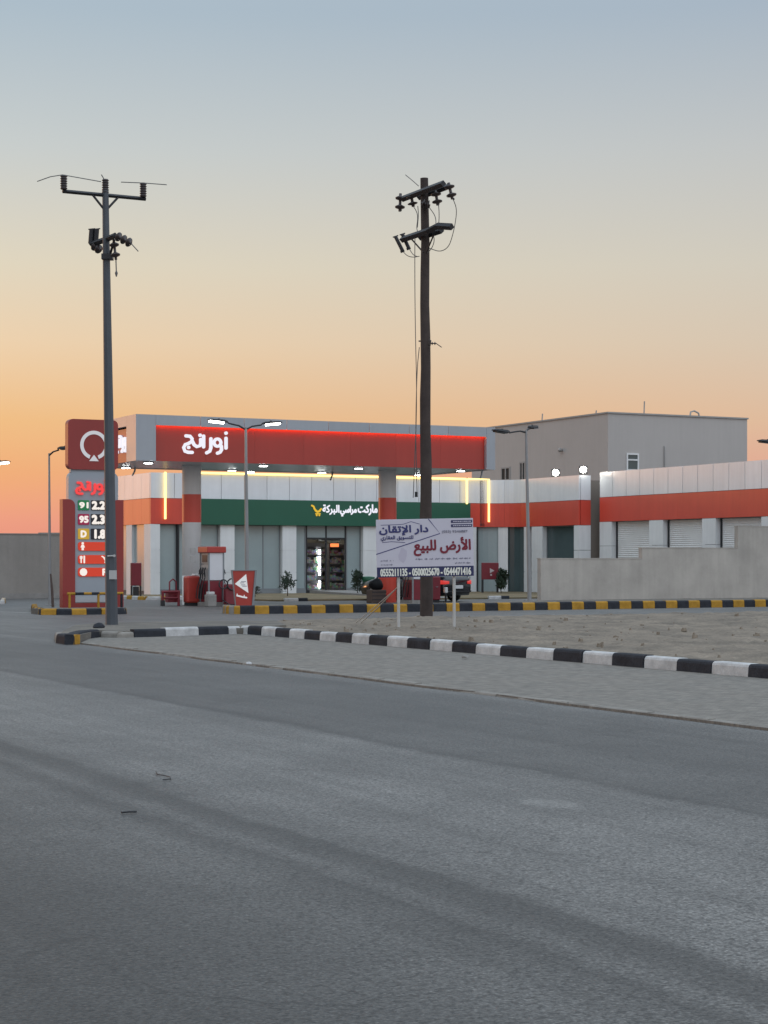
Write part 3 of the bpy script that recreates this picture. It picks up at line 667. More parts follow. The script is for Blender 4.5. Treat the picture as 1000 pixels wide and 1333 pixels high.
glaz(va+.01, VS-1.96, v=U1+.24, dark=True, axis='v'); glaz(vc+.01, vb-.01, v=U1+.24, dark=True, axis='v')
m_ = MB(); zz = [0, 1.05, 2.1, Z0-.004]
for q, w in zip(zz, zz[1:]): m_.box(U1+.01, U1+.68, VE+.01, vc, q+.01, w-.01)
m_.build('pilaster', PIL, shop)
# side of the left end: pilasters, glass
for a, b in ((VS+.02,VS+.9),(VS+2.6,VS+3.4),(VS+6,VS+6.8),(VS+9,VB-.3)): m_ = MB(); m_.box(UL+.01, UL+.2, a, b, 0, Z0-.006); m_.build('pilaster', PIL, shop)
m_ = MB(); m_.box(UL+.14, UL+.19, VS+.5, VB-.5, .2, Z0-.01); m_.build('side_glazing', GLASS, shop)
# open glazed entrance with the lit shop inside
fr = MB(); a, b = Uat(401,VS)+.01, Uat(454,VS)-.01; v = VS+.26; zt_ = 2.62
for x in (a, (a+b)/2-.03, b-.07): fr.box(x, x+.07, v, v+.08, .2, Z0-.01)
fr.box(a, b, v-.01, v+.09, zt_, zt_+.09); fr.box(a, b, v-.03, v+.1, .0, .2)
df = fr.build('door', BLACKF, shop)
g = MB(); g.box(a+.07, (a+b)/2-.03, v+.03, v+.05, zt_+.09, Z0-.02); g.box((a+b)/2+.04, b-.07, v+.03, v+.05, zt_+.09, Z0-.02); g.build('transom_pane', GLASS, df)
INW = mat('shop_inner_wall', (.20,.19,.16), .8, var=.2, vs=2); INF = mat('shop_floor_tile', (.30,.28,.25), .3)
g = MB(); x0, x1, y0, y1 = a-1.6, b+1.3, VS+.42, VS+6
g.box(x0, x1, y1, y1+.1, 0, 3.2); g.box(x0-.1, x0, y0, y1, 0, 3.2); g.box(x1, x1+.1, y0, y1, 0, 3.2); g.box(x0, x1, y0, y1, 3.2, 3.3)
g.build('inner_wall', INW, shop)
g = MB(); g.box(x0, x1, y0, y1, .1, .19); g.build('inner_floor', INF, shop)
g = MB(); g.box(x0+.5, x1-.5, y0+2, y0+2.12, 3.1, 3.16); g.box(x0+.5, x1-.5, y0+4, y0+4.12, 3.1, 3.16); g.build('ceiling_tube', emis('shop_tube', (1,.95,.85), 9), shop)

# goods inside the entrance
def prodmat():
    m, t, p = nodes_for('mixed_goods'); n = t.nodes; l = t.links
    tx = n.new('ShaderNodeTexCoord'); v_ = n.new('ShaderNodeTexVoronoi'); v_.inputs['Scale'].default_value = 9; l.new(tx.outputs['Object'], v_.inputs['Vector'])
    h = n.new('ShaderNodeHueSaturation'); h.inputs['Saturation'].default_value = .6; h.inputs['Value'].default_value = .55; l.new(v_.outputs['Color'], h.inputs['Color']); l.new(h.outputs[0], p.inputs['Base Color']); return m
GOODS = prodmat()
def shelf(label, u, v, w, hgt, rz, lit=False):
    t = thing('display_fridge' if lit else 'store_shelf', label, 'fridge' if lit else 'shelf', P(u,v,.19), TH+rz)
    m_ = MB(); m_.box(-w/2, w/2, .35, .42, 0, hgt); m_.box(-w/2, -w/2+.04, 0, .345, 0, hgt); m_.box(w/2-.04, w/2, 0, .345, 0, hgt)
    nsh = 5
    for k in range(nsh): m_.box(-w/2+.045, w/2-.045, .02, .345, k*hgt/nsh, k*hgt/nsh+.035)
    m_.box(-w/2, w/2, 0, .42, hgt+.003, hgt+.18); m_.build('frame', mat('shelf_grey', (.16,.16,.17), .5), t)
    g_ = MB()
    for k in range(nsh):
        x = -w/2+.07
        while x < w/2-.2:
            ww = random.uniform(.08,.18); hh = random.uniform(.16, hgt/nsh-.08); g_.box(x, x+ww, .06, .3, k*hgt/nsh+.04, k*hgt/nsh+.04+hh); x += ww+.015
    tag(g_.build('goods', GOODS, t), kind='stuff')
    if lit:
        for z0_, z1_ in ((.12,.42),(.72,.95),(1.05,1.6),(1.72,1.95)): e_ = MB(); e_.box(w/2-.14, w/2-.06, -.02, 0, z0_, z1_); e_.build('light_tube', DOWNL, t)
um = (a+b)/2
shelf('glass fronted drinks fridge with broken bright white light tube inside the shop door', Uat(408.5,VS+1.3)-.1, VS+1.3, .95, 2.1, R(-14), True)
shelf('tall grey goods shelf full of bottles seen through the right half of the shop door', Uat(441,VS+2.0), VS+2.0, 1.0, 2.05, R(-8))
shelf('grey goods shelf at the back wall of the shop behind the fridge', Uat(424,VS+4.8), VS+4.8, 2.2, 2.1, 0)
t = thing('menu_light', 'small orange red lit sign hanging inside the shop door', 'light', P(Uat(436,VS+1.5), VS+1.5, 2.28), TH)
m_ = MB(); m_.cbox(-.22, .22, 0, .06, 0, .16, .015); m_.build('light_box', emis('orange_sign_glow', (1,.22,.06), 1.6), t)
m_ = MB(); m_.tube([(-.15,.03,.155),(-.15,.03,.72)], .008, 5); m_.tube([(.15,.03,.155),(.15,.03,.72)], .008, 5); m_.build('hanger', DARKM, t)
t = thing('air_curtain', 'pale grey air curtain unit over the shop door', 'air conditioner', P(um+.45, VS+.7, 2.55), TH)
m_ = MB(); m_.cbox(-.55, .55, 0, .25, 0, .3, .04); m_.build('casing', SHUT, t); m_ = MB(); m_.box(-.5, .5, -.004, .02, .03, .07); m_.build('outlet', DARKM, t)

# ------------------------------------------------------------------ shuttered row on the right
U2, V2 = 27.4, 12.55; Y0_, Y1_, Y2_ = 3.44, 4.59, 5.77
row = thing('shop_row', 'row of white shuttered shop units with red band behind the cream wall on the right', 'building', P(0,0,0), TH)
VN = -6.0
mb = MB(); strip_panels(mb, VN, V2, Y1_+.008, Y2_, 1.12, axis='v', c=U2, gap=.03); mb.build('parapet', WHITE, row)
mb = MB(); mb.box(U2+.09, U2+.35, VN, V2-.01, Y0_+.03, Y2_-.03); mb.box(U2+.1, 40, VN, V2-.02, 4.9, 5.1); mb.box(U2+.5, 40, V2-.3, V2-.05, 0, 4.88); mb.build('carcass', JOINT, row)
mb = MB(); strip_panels(mb, VN, V2, Y0_, Y1_-.008, 5.6, .006, axis='v', c=U2); mb.build('red_band', RED, row)
def rpil(p0, p1):
    a_, b_ = Vat(p1,U2), Vat(p0,U2); m_ = MB()
    for q, w in zip([0,1.05,2.3],[1.05,2.3,Y0_-.004]): m_.box(U2+.01, U2+.4, a_, b_, q+.008, w-.008)
    m_.build('pilaster', PIL, row)
for p0, p1 in ((780.5,796),(845,863),(914,931.5),(991,1013)): rpil(p0, p1)
for p0, p1, cls in ((796,845,.55),(863,914,0),(931.5,991,0),(1013,1070,0)):
    a_, b_ = Vat(p1,U2)+.02, Vat(p0,U2)-.02; m_ = MB(); z = .1+cls
    while z < Y0_-.06:
        m_.add([(U2+.30,a_+.1,z),(U2+.30,b_-.1,z),(U2+.278,b_-.1,z+.045),(U2+.278,a_+.1,z+.045),(U2+.30,a_+.1,z+.088),(U2+.30,b_-.1,z+.088)], [(0,1,2,3),(3,2,5,4)]); z += .09
    m_.box(U2+.305, U2+.33, a_+.1, b_-.1, .1+cls, Y0_-.02)
    sh = m_.build('shutter', SHUT, row)
    for q_ in (b_-.09, a_): m_ = MB(); m_.box(U2+.25, U2+.4, q_, q_+.09, 0, Y0_-.02); m_.build('guide_rail', BLACKF, sh)
    if cls: m_ = MB(); m_.box(U2+.27, U2+.33, a_+.1, b_-.1, .1+cls-.09, .1+cls-.004); m_.build('bottom_bar', BLACKF, sh)
PILB = mat('beige_pillar_render', (.22,.19,.16), .9, var=.1, vs=1, fine=.05)
mb = MB(); mb.box(27.2, 29, 13.2, 14.2, 0, 5.42); mb.build('corner_pillar', PILB, row)

# ------------------------------------------------------------------ villa behind
vu, vv, vw, vl, vh = 35.5, 23.9, 9.5, 15.0, 9.66
villa = thing('villa', 'plain beige flat roofed two storey block with small windows rising behind the shops', 'building', P(vu,vv,0), TH)
mb = MB(); mb.box(0, vw, 0, vl, 0, vh); mb.build('wall', VILLA, villa)
mb = MB()
for q in ((-.06,vw+.06,-.06,.12),(-.06,vw+.06,vl-.12,vl+.06),(-.06,.12,.124,vl-.124),(vw-.12,vw+.06,.124,vl-.124)): mb.box(*q, vh+.003, vh+.09)
mb.build('coping', VILLAB, villa)
def vwin_front(px0, px1, y0, y1):
    k = lambda px: Uat(px, vv)-vu; s_ = (O_.y+U_.y*Uat((px0+px1)/2,vv)+V_.y*vv)/F; z1_ = H+(HY-y0)*s_; z0_ = H+(HY-y1)*s_
    m_ = MB(); a_, b_ = k(px0), k(px1); f = .09
    for q in ((a_,a_+f,z0_,z1_),(b_-f,b_,z0_,z1_),(a_+f,b_-f,z0_,z0_+f),(a_+f,b_-f,z1_-f,z1_),(a_+f,b_-f,(z0_+z1_)/2+.08,(z0_+z1_)/2+.16)): m_.box(q[0],q[1],-.05,.02,q[2],q[3])
    w = m_.build('window', SHUT, villa); m_ = MB(); m_.box(a_+f*.8,b_-f*.8,-.012,.02,z0_+f*.8,z1_-f*.8); m_.build('pane', DGLASS, w)
def vwin_side(px0, px1, y0, y1):
    k = lambda px: Vat(px, vu)-vv; s_ = (O_.y+U_.y*vu+V_.y*Vat((px0+px1)/2,vu))/F; z1_ = H+(HY-y0)*s_; z0_ = H+(HY-y1)*s_
    m_ = MB(); a_, b_ = k(px1), k(px0); f = .09
    for q in ((a_,a_+f,z0_,z1_),(b_-f,b_,z0_,z1_),(a_+f,b_-f,z0_,z0_+f),(a_+f,b_-f,z1_-f,z1_),((a_+b_)/2-.05,(a_+b_)/2+.05,z0_+f,z1_-f)): m_.box(-.05,.02,q[0],q[1],q[2],q[3])
    w = m_.build('window', VILLAB, villa); m_ = MB(); m_.box(-.012,.02,a_+f*.8,b_-f*.8,z0_+f*.8,z1_-f*.8); m_.build('pane', mat('dusty_dark_glass', (.03,.035,.036), .6, spec=.1), w)
vwin_front(815.5, 831.5, 590, 613); vwin_side(653, 664.5, 608, 626); vwin_side(677, 684.5, 601, 626)
mb = MB(); x = Uat(865,vv)-vu; mb.tube([(x,-.05,6.6),(x,-.05,7.9),(x+.0,.02,8.0)], .04, 6); mb.build('drain_pipe', VILLAB, villa)
mb = MB(); yv = Vat(732,vu)-vv; mb.lathe([(.09,0),(.12,.05),(.12,.16),(.02,.2)], 10, (-.05,yv,7.9), (-1,0,0)); mb.build('wall_light', VILLAB, villa)
for px, h_, vv_ in ((702,.42,None),(772,.2,None),(844,.72,.4),(911,.12,.5)):
    m_ = MB()
    if vv_ is None: q = (.2, Vat(px,vu)-vv, vh+.08)
    else: q = (Uat(px,vv)-vu, vv_, vh+.08)
    if px == 911: m_.tube([(q[0]-.3,q[1],q[2]-.05),(q[0]-.25,q[1],q[2]+.25),(q[0],q[1],q[2]+.32),(q[0]+.3,q[1],q[2]+.2),(q[0]+.35,q[1],q[2]-.05)], .05, 6)
    else: m_.tube([q, (q[0]+.03,q[1],q[2]+h_)], .035, 6)
    m_.build('roof_rod' if px != 911 else 'roof_pipe', VILLAB, villa)

# ------------------------------------------------------------------ boundary walls
bw = thing('boundary_wall', 'cream rendered boundary wall with stepped top in front of the shutters', 'wall', P(0,0,0), TH)
vW = -5.13; us = [Uat(704,vW), Uat(836,vW), Uat(961,vW), 40]; hs = [1.66, 2.05, 2.87]
poly = [(us[0],.1),(us[3],.1),(us[3],hs[2]),(us[2],hs[2]),(us[2],hs[1]),(us[1],hs[1]),(us[1],hs[0]),(us[0],hs[0])]
mb = MB(); mb.prism(poly, vW, vW+.22); mb.build('wall', CREAM, bw)
mb = MB()
for k_i in range(3): mb.box(us[k_i]-.015 if k_i else us[0]-.02, us[k_i+1]-.02, vW-.012, vW+.232, hs[k_i]+.003, hs[k_i]+.035)
mb.build('coping', CREAM, bw)
lw = thing('boundary_wall', 'long grey brown boundary wall at the far left behind the price sign', 'wall', P(0,0,0), TH)
WE = Uat(138,16.1)
mb = MB(); mb.box(-24, WE, 16.1, 16.35, -.03, 2.71); mb.build('wall', WALLG, lw)
mb = MB(); mb.box(-24, Uat(52,16.1), 16.08, 16.37, 2.714, 2.76); mb.box(Uat(52,16.1), WE, 16.07, 16.38, 2.714, 2.80); mb.build('coping', WALLG, lw)
mb = MB(); mb.box(-24, WE, 16.02, 16.098, -.03, .22); mb.build('plinth', CONC, lw)

# ------------------------------------------------------------------ fuel canopy
CW, CD, CB, CT = 14.31, 5.6, 5.05, 6.65
can = thing('fuel_canopy', 'wide flat filling station canopy with red fascia, grey frame and two round columns', 'canopy', P(0,0,0), TH)
mb = MB(); x0r, x1r = Uat(203,0), Uat(633.5,0); zb = CT-.36
n = 8
for i in range(n):   # top band
    mb.box(x0r+(x1r-x0r)*i/n+.008, x0r+(x1r-x0r)*(i+1)/n-.008, 0, .05, zb, CT)
mb.box(0, x0r, 0, .2, CB, CT); mb.box(x1r, CW, 0, .2, CB, CT)
mb.box(0, .2, .204, 1.0, CB, CT)
for i in range(4): mb.box(0, .2, 1.0+(CD-1.4)*i/4+.006, 1.0+(CD-1.4)*(i+1)/4, CT-.36, CT)
mb.box(0, .2, CD-.4, CD, CB, CT); mb.box(CW-.2, CW, .204, CD, CB, CT); mb.box(.204, CW-.204, CD-.15, CD, CB, CT)
mb.build('fascia_frame', GREYC, can)
mb = MB(); mb.box(.21, CW-.21, .21, CD-.16, CT-.25, CT-.15); mb.build('roof_deck', JOINT, can)
mb = MB(); nR = 7
for i in range(nR): mb.box(x0r+.004+(x1r-x0r-.008)*i/nR, x0r+.004+(x1r-x0r-.008)*(i+1)/nR-.004, .15, .2, CB+.012, zb+.16)
rp = mb.build('red_fascia', REDC, can)
mb = MB(); mb.box(x0r+.004, x1r-.004, .052, .10, zb+.005, zb+.03); mb.build('led_strip', LEDR, can)
mb = MB(); brand_word(mb, Uat(239,.0), H+(HY-590.5)*.02690, .0268*65/70*.978, .09, .14); mb.build('lettering', LETW, rp)
mb = MB(); mb.box(.12, .2, 1.004, CD-.404, CB+.012, CT-.42); sp_ = mb.build('red_side_panel', REDC, can)
mb = MB(); brand_word(mb, 0, 0, .0215, -.07, 0)
lw_ = mb.build('lettering', LETW, sp_); lw_.location = (.115, 1.9+.0, 5.42); lw_.rotation_euler = (0,0,R(-90)); lw_.location.y = 2.5
mb = MB(); ns = 12
for i in range(ns): mb.box(.21+(CW-.42)*i/ns+.006, .21+(CW-.42)*(i+1)/ns-.006, .21, CD-.16, CB+.02, CB+.06)
mb.build('soffit', SOFF, can)
uc = [3.12, 11.15]
for k_i, x in enumerate(uc):
    m_ = MB(); r = .345
    m_.lathe([(r,0),(r,1.05),(r-.008,1.055),(r-.008,1.065),(r,1.07),(r,CB+.018)], 28, (x,2.8,0))
    c_ = m_.build('column', PIL, can)
    m_ = MB(); m_.lathe([(r+.004,3.0 if k_i == 0 else 2.9),(r+.004,4.02)], 28, (x,2.8,0)); m_.build('red_sleeve', RED, c_)
    if k_i == 1:
        m_ = MB(); m_.lathe([(r+.004,0),(r+.004,1.3)], 28, (x,2.8,0)); m_.build('red_sleeve', RED, c_)
    else:
        m_ = MB()
        for z in (1.55, 1.85): m_.add([(x+(r+.006)*math.sin(a_), 2.8-(r+.006)*math.cos(a_), zz_) for zz_ in (z, z+.22) for a_ in (-.55,-.35,-.15,.05)], [(0,1,5,4),(1,2,6,5),(2,3,7,6)])
        m_.build('paper_notice', STICK, c_)
for px, v_ in ((193,.9),(343,.9),(467,.9),(600,.9),(164,4.4),(302,4.6),(419,4.6),(545,4.6)):
    x = Uat(px, v_); m_ = MB()
    m_.lathe([(.17,0),(.19,.02),(.19,.05)], 16, (x, v_, CB-.035)); lt = m_.build('downlight', SHUT, can)
    m_ = MB(); m_.lathe([(.15,0),(.15,.03)], 16, (x, v_, CB-.045)); m_.build('lens', DOWNL, lt)
for px, v_ in ((176,4.9),(433,5.0),(628,1.0)):   # little angled camera brackets under the soffit
    x = Uat(px, v_); m_ = MB(); m_.tube([(x,v_,CB+.02),(x-.02,v_,CB-.12),(x-.14,v_-.1,CB-.28)], .035, 6); m_.build('camera_bracket', LAMPST, can)

# ------------------------------------------------------------------ price sign
ps_y = 56.3; ps_x = (80.5-500)/F*ps_y
pyl = thing('price_sign', 'tall red and grey fuel price sign with ring emblem and lit red lettering', 'sign', (ps_x, ps_y, .165), TH)
pw = 1.97; sc_ = pw/80.                   # metres per photograph pixel across the face
PX = lambda px: (px-80.5)*sc_*1.0
PZ = lambda py: (H-.165)+(HY-py)*ps_y*1.004/F
def rrect(x0, x1, z0, z1, r, corners='1111', n=5):
    pts = []
    for (cx, cz, a0_, on) in ((x1-r,z1-r,0,corners[0]),(x0+r,z1-r,90,corners[1]),(x0+r,z0+r,180,corners[2]),(x1-r,z0+r,270,corners[3])):
        if on == '1': pts += [(cx+r*math.cos(R(a0_+90*k/n)), cz+r*math.sin(R(a0_+90*k/n))) for k in range(n+1)]
        else: pts.append({0:(x1,z1),90:(x0,z1),180:(x0,z0),270:(x1,z0)}[a0_])
    return pts
mb = MB(); mb.prism(rrect(PX(88), PX(153), PZ(611), PZ(545.5), .16), -.04, .26); hd_ = mb.build('head_panel', REDS, pyl)
mb = MB(); ring = []
cx, cz, ro, ri = PX(121.3), PZ(579), .445, .335
a_s = list(range(-70, 251, 10))
for a_ in a_s: ring.append((cx+ro*math.cos(R(a_)), -.06, cz+ro*math.sin(R(a_)))); ring.append((cx+ri*math.cos(R(a_)), -.06, cz+ri*math.sin(R(a_))))
mb.add(ring, [(2*i, 2*i+1, 2*i+3, 2*i+2) for i in range(len(a_s)-1)])
mb.prism([(cx-.15,cz-.49),(cx+.15,cz-.49),(cx,cz-.30)], -.06, -.04)
mb.build('ring_emblem', emis('emblem_white', (.82,.84,.9), .62), hd_)
mb = MB(); mb.prism(rrect(PX(89), PX(153.5), .0, PZ(614), .2, '1100'), .0, .24); mb.box(PX(92), PX(150), .03, .2, PZ(615), PZ(610.5)); bd = mb.build('body_panel', mat('sign_grey', (.30,.335,.37), .4, var=.05), pyl)
mb = MB(); mb.prism(rrect(PX(81), PX(97), .0, PZ(650), .2, '1000'), -.05, .27); mb.prism(rrect(PX(144.5), PX(160), .0, PZ(650), .2, '0100'), -.05, .27); mb.box(PX(97), PX(144.5), -.03, -.004, .0, PZ(785)); mb.build('side_column', REDS, pyl)
mb = MB(); mb.box(PX(97.5), PX(144), -.02, -.003, PZ(784), PZ(776)); mb.build('base_panel', mat('base_pale_grey', (.42,.44,.46), .5), pyl)
mb = MB(); brand_word(mb, PX(97.5), PZ(643.5), .58*sc_, -.06, -.005, w=5.0); mb.build('lettering', LETR, bd)
for (y0, y1, s_, mt_, pr) in ((651,664,'91',TGREEN,'2.23'),(669,683,'95',TMAG,'2.35'),(688,702,'D',GOLD,'1.85')):
    m_ = MB(); m_.prism(rrect(PX(101), PX(115.5), PZ(y1), PZ(y0), .03), -.02, -.003); t_ = m_.build('grade_tile', mt_, bd)
    m_ = MB(); lettering(m_, s_, PX(103 if s_ != 'D' else 105), PX(114 if s_ != 'D' else 111.5), PZ(y1-3), PZ(y0+3), -.024, 0, .09); m_.build('grade_text', ICON, t_)
    m_ = MB(); m_.prism(rrect(PX(117.8), PX(146), PZ(y1), PZ(y0), .02), -.02, -.003); t_ = m_.build('price_display', TBLK, bd)
    m_ = MB(); lettering(m_, pr, PX(119.5 if pr[0] != '1' else 123), PX(142), PZ(y1-1.7), PZ(y0+1.7), -.024, 0, .10); m_.build('price_digits', ICON, t_)
for i, (y0, y1) in enumerate(((705.5,717),(722.5,734),(739,750.5))):
    m_ = MB(); m_.prism(rrect(PX(101), PX(146), PZ(y1), PZ(y0), .08), -.025, -.003); t_ = m_.build('service_bar', TRED, bd); m_ = MB(); c_ = (y0+y1)/2; q = sc_
    def cir(x, y, r): m_.prism([(PX(x)+r*math.cos(k*.6283), PZ(y)+r*math.sin(k*.6283)) for k in range(10)], -.032, -.026)
    if i == 0:
        for x in (107, 141):
            m_ = MB(); cir(x, c_-4, .04); m_.prism([(PX(x)-.07,PZ(c_+1.5)),(PX(x)+.07,PZ(c_+1.5)),(PX(x)+.035,PZ(c_-2.2)),(PX(x)-.035,PZ(c_-2.2))], -.032, -.026); m_.prism([(PX(x)-.035,PZ(c_+5)),(PX(x)+.035,PZ(c_+5)),(PX(x)+.035,PZ(c_+1.6)),(PX(x)-.035,PZ(c_+1.6))], -.032, -.026)
            if x == 107: m_.build('icon', ICON, t_)
    elif i == 1:
        m_.stroke([(PX(105),PZ(c_-4)),(PX(105),PZ(c_+4))], .04, -.032, -.026); m_.stroke([(PX(109),PZ(c_-4)),(PX(109),PZ(c_+4))], .05, -.032, -.026); m_.stroke([(PX(103.6),PZ(c_-4)),(PX(103.6),PZ(c_-1)),(PX(106.4),PZ(c_-1)),(PX(106.4),PZ(c_-4))], .02, -.033, -.026)
        m_.build('icon', ICON, t_); m_ = MB(); m_.stroke([(PX(132),PZ(c_-4)),(PX(134),PZ(c_-3)),(PX(136),PZ(c_+1)),(PX(142),PZ(c_+1))], .04, -.032, -.026); m_.prism([(PX(134.5),PZ(c_-3)),(PX(143),PZ(c_-3)),(PX(142),PZ(c_)),(PX(136),PZ(c_))], -.034, -.026); cir(136.5,c_+3.6,.035); cir(141.5,c_+3.6,.035)
    else:
        cir(108, c_, .12); m_.build('icon', ICON, t_); m_ = MB(); lettering(m_, 'P', PX(133), PX(138.5), PZ(c_+4), PZ(c_-4), -.03, 0, .08)
    m_.build('icon', ICON, t_)

# yellow and black barrier rail before the price sign
br = thing('safety_barrier', 'low yellow and black barrier rail at the foot of the price sign', 'barrier', (ps_x, ps_y-.5, .165), TH)
mb = MB(); zr = PZ(772.5); xs = [PX(v_) for v_ in (91,101,112,122,132,143,153,163)]
for i in range(7): mb.tube([(xs[i]+.002,0,zr),(xs[i+1]-.002,0,zr)], .042, 8, i % 2)
mb.build('rail', [KYELL, KBLACK], br)
for x in (94, 131, 161): m_ = MB(); m_.tube([(PX(x),0,0),(PX(x),0,zr)], .04, 8, 0); m_.build('post', KYELL if x != 161 else KBLACK, br)

# ------------------------------------------------------------------ street lamps
def lamp(label, px, Y, zb, ztop, arms, lit, lean=0., base_r=.075):
    X = (px-500)/F*Y; t = thing('street_lamp', label, 'street lamp', (X, Y, zb), 0, 'street lamps around the filling station')
    m_ = MB(); h_ = ztop-zb; top = Vector((lean, 0, h_)); m_.tube([(0,0,0),(lean*.5,0,h_*.5),top], [base_r, base_r*.8, base_r*.55], 10); m_.box(-.16,.16,-.16,.16,0,.03); m_.build('pole', LAMPST, t)
    for dx, dy, dz in arms:
        m_ = MB(); e = top+Vector((dx,dy,dz)); d = Vector((dx,dy,0)); ln = d.length; d.normalize()
        m_.tube([top-Vector((0,0,.08)), top+Vector((dx*.25,dy*.25,dz*.35)), top+Vector((dx*.6,dy*.6,dz*.8)), e-d*.3], [.035,.03,.028,.026], 6); ar = m_.build('arm', DARKM, t)
        # flat led head, tilted up a little
        sd = Vector((-d.y, d.x, 0)); m_ = MB(); tl = Vector((0,0,.10))
        def ringp(k, w, hh): c = e+d*(k-.3)+tl*k; return [c+sd*w/2, c-sd*w/2, c-sd*w*.4+Vector((0,0,hh)), c+sd*w*.4+Vector((0,0,hh))]
        r_ = [ringp(0,.10,.05), ringp(.12,.24,.08), ringp(.56,.30,.06), ringp(.66,.25,.03)]
        vs = [v_ for q in r_ for v_ in q]; fs = [(0,1,2,3), (12,15,14,13)]
        for i in range(3): fs += [(i*4+k, i*4+(k+1) % 4, i*4+4+(k+1) % 4, i*4+4+k) for k in range(4)]
        m_.add(vs, fs); m_.box(e.x-.03,e.x+.03,e.y-.03,e.y+.03,e.z+.05,e.z+.13); hd2 = m_.build('lamp_head', DARKM, t)
        m_ = MB(); c0_ = e+d*(-.16)+tl*.14; c1_ = e+d*(.30)+tl*.60
        m_.add([c0_+sd*.125-Vector((0,0,.045)), c0_-sd*.125-Vector((0,0,.045)), c1_-sd*.135-Vector((0,0,.045)), c1_+sd*.135-Vector((0,0,.045)), c0_+sd*.10, c0_-sd*.10, c1_-sd*.11, c1_+sd*.11], [(0,1,2,3),(4,5,6,7),(0,1,5,4),(1,2,6,5),(2,3,7,6),(3,0,4,7)])
        m_.build('diffuser', LAMPW if lit else DARKM, hd2)
    return t
lamp('twin armed lamp with both white heads lit in front of the red canopy', 322, 59.8, .215, 5.93, [(-.86,-.2,.14),(.80,.2,.10)], True, -.05)
lamp('unlit twin armed grey lamp standing at the end of the cream wall', 689.5, 63.2, .215, 6.08, [(-.85,-.5,-.12),(.26,.6,.10)], False, -.12)
lamp('thin unlit lamp with one arm left of the price sign by the grey wall', 65, 66.5, 0, 5.48, [(.62,-.15,.14)], False, -.03, .06)
lamp('lamp off the left edge with only its lit white head in view', -30, 66, 0, 5.1, [(.84,-.1,-.03)], True)
lamp('lamp off the right edge with only its dark head in view', 1032, 64, .2, 5.6, [(-.9,-.2,.08)], False)

# ------------------------------------------------------------------ utility poles
def insul(mbi, a_, b_, n=5, r=.075, core=.03):
    a_, b_ = Vector(a_), Vector(b_); ax = b_-a_; ln = ax.length; prof = [(core,0)]
    for k in range(n):
        z = ln*(k+.25)/n; prof += [(core,z),(r,z+ln/n*.22),(r*.95,z+ln/n*.34),(core,z+ln/n*.5)]
    prof.append((core,ln)); mbi.lathe(prof, 12, a_, ax)
# steel pole on the left
sY = 41.7; ss = sY/F
spx = lambda px, py, dy=0: Vector(((px-500)*(sY+dy)/F, sY+dy, H+(HY-py)*(sY+dy)/F))
base = Vector(((145.5-500)*ss, sY, .15))
sp = thing('utility_pole', 'slim grey steel power pole with crossarm rising in front of the price sign', 'utility pole', base)
LQ = lambda px, py, dy=0: spx(px,py,dy)-base
mb = MB(); mb.tube([(0,0,-.05), LQ(137.2,246)], [.142,.072], 8, smooth=False); mb.build('pole', POLEST, sp)
top = LQ(137.2,254); ux = U_*1.0
ca, cb_ = top-U_*1.0+Vector((0,0,.0)), top+U_*.96
mb = MB(); mb.tube([ca, cb_], .045, 4, smooth=False); mb.tube([top+U_*.32, top+Vector((0,0,-.36))], .028, 5); mb.tube([top-U_*.32, top+Vector((0,0,-.36))], .028, 5); mb.build('crossarm', DARKM, sp)
for q in (ca+U_*.03, top, cb_-U_*.06):
    m_ = MB(); insul(m_, q+Vector((0,0,.04)), q+Vector((0,0,.36)), 6, .085, .065); m_.build('post_insulator', PORC, sp)
mb = MB(); zt3 = Vector((0,0,.365))
mb.tube([ca+zt3+Vector((-.62,.3,-.085)), ca+zt3+Vector((-.3,.15,-.012)), ca+zt3, top+zt3+Vector((-.1,0,-.06))], .011, 5)
mb.tube([top+zt3+Vector((-.02,0,-.02)), top+zt3+Vector((-.09,0,.10))], .012, 5)
mb.tube([cb_+zt3+Vector((-.55,-.1,.0)), cb_+zt3+Vector((-.05,0,0)), cb_+zt3+Vector((.47,.1,-.02))], .011, 5); mb.build('wire_stub', CABLE, sp)
la, lb = LQ(119,318,.5), LQ(150,306.5,-.5)
mb = MB(); mb.tube([la, LQ(140,311), lb], .07, 4, smooth=False); mb.tube([LQ(134,323,.1), LQ(142,336)], .03, 5); mb.tube([LQ(149,312,-.3), LQ(142,336)], .03, 5); mb.box(*[c for c in (LQ(133,0).x, LQ(147,0).x, -.13, .13, LQ(0,338).z, LQ(0,331).z)]); mb.build('lower_bracket', DARKM, sp)
for dx in (0, 6.5):
    m_ = MB(); m_.tube([LQ(118+dx,317,.5), LQ(119.5+dx,298,.5)], .058, 8); m_.tube([LQ(115+dx,298.5,.5), LQ(124+dx,297.5,.5)], .014, 5); m_.build('fuse_cutout', DARKM, sp)
for a_, b_, n_ in ((LQ(151,306.5,-.5), LQ(171,317,-.7), 3), (LQ(148,312,-.2), LQ(151,338,-.25), 2), (LQ(121,319,.45), LQ(131,326,.3), 2)):
    m_ = MB(); insul(m_, a_, b_, n_, .11, .03); m_.build('strain_insulator', PORC, sp)
mb = MB(); mb.tube([LQ(170,316,-.7), LQ(180,327,-.8)], .012, 5); mb.tube([LQ(151,338,-.25), LQ(151.5,354,-.25)], .014, 5); mb.lathe([(.01,0),(.035,.06),(.012,.14)], 8, LQ(151.5,352,-.25), (0,0,-1)); mb.build('wire_stub', CABLE, sp)
mb = MB(); q = LQ(147,754,-.16); mb.box(q.x-.085, q.x+.085, -.16, -.15, q.z, q.z+.20); mb.build('number_plate', STICK, sp)
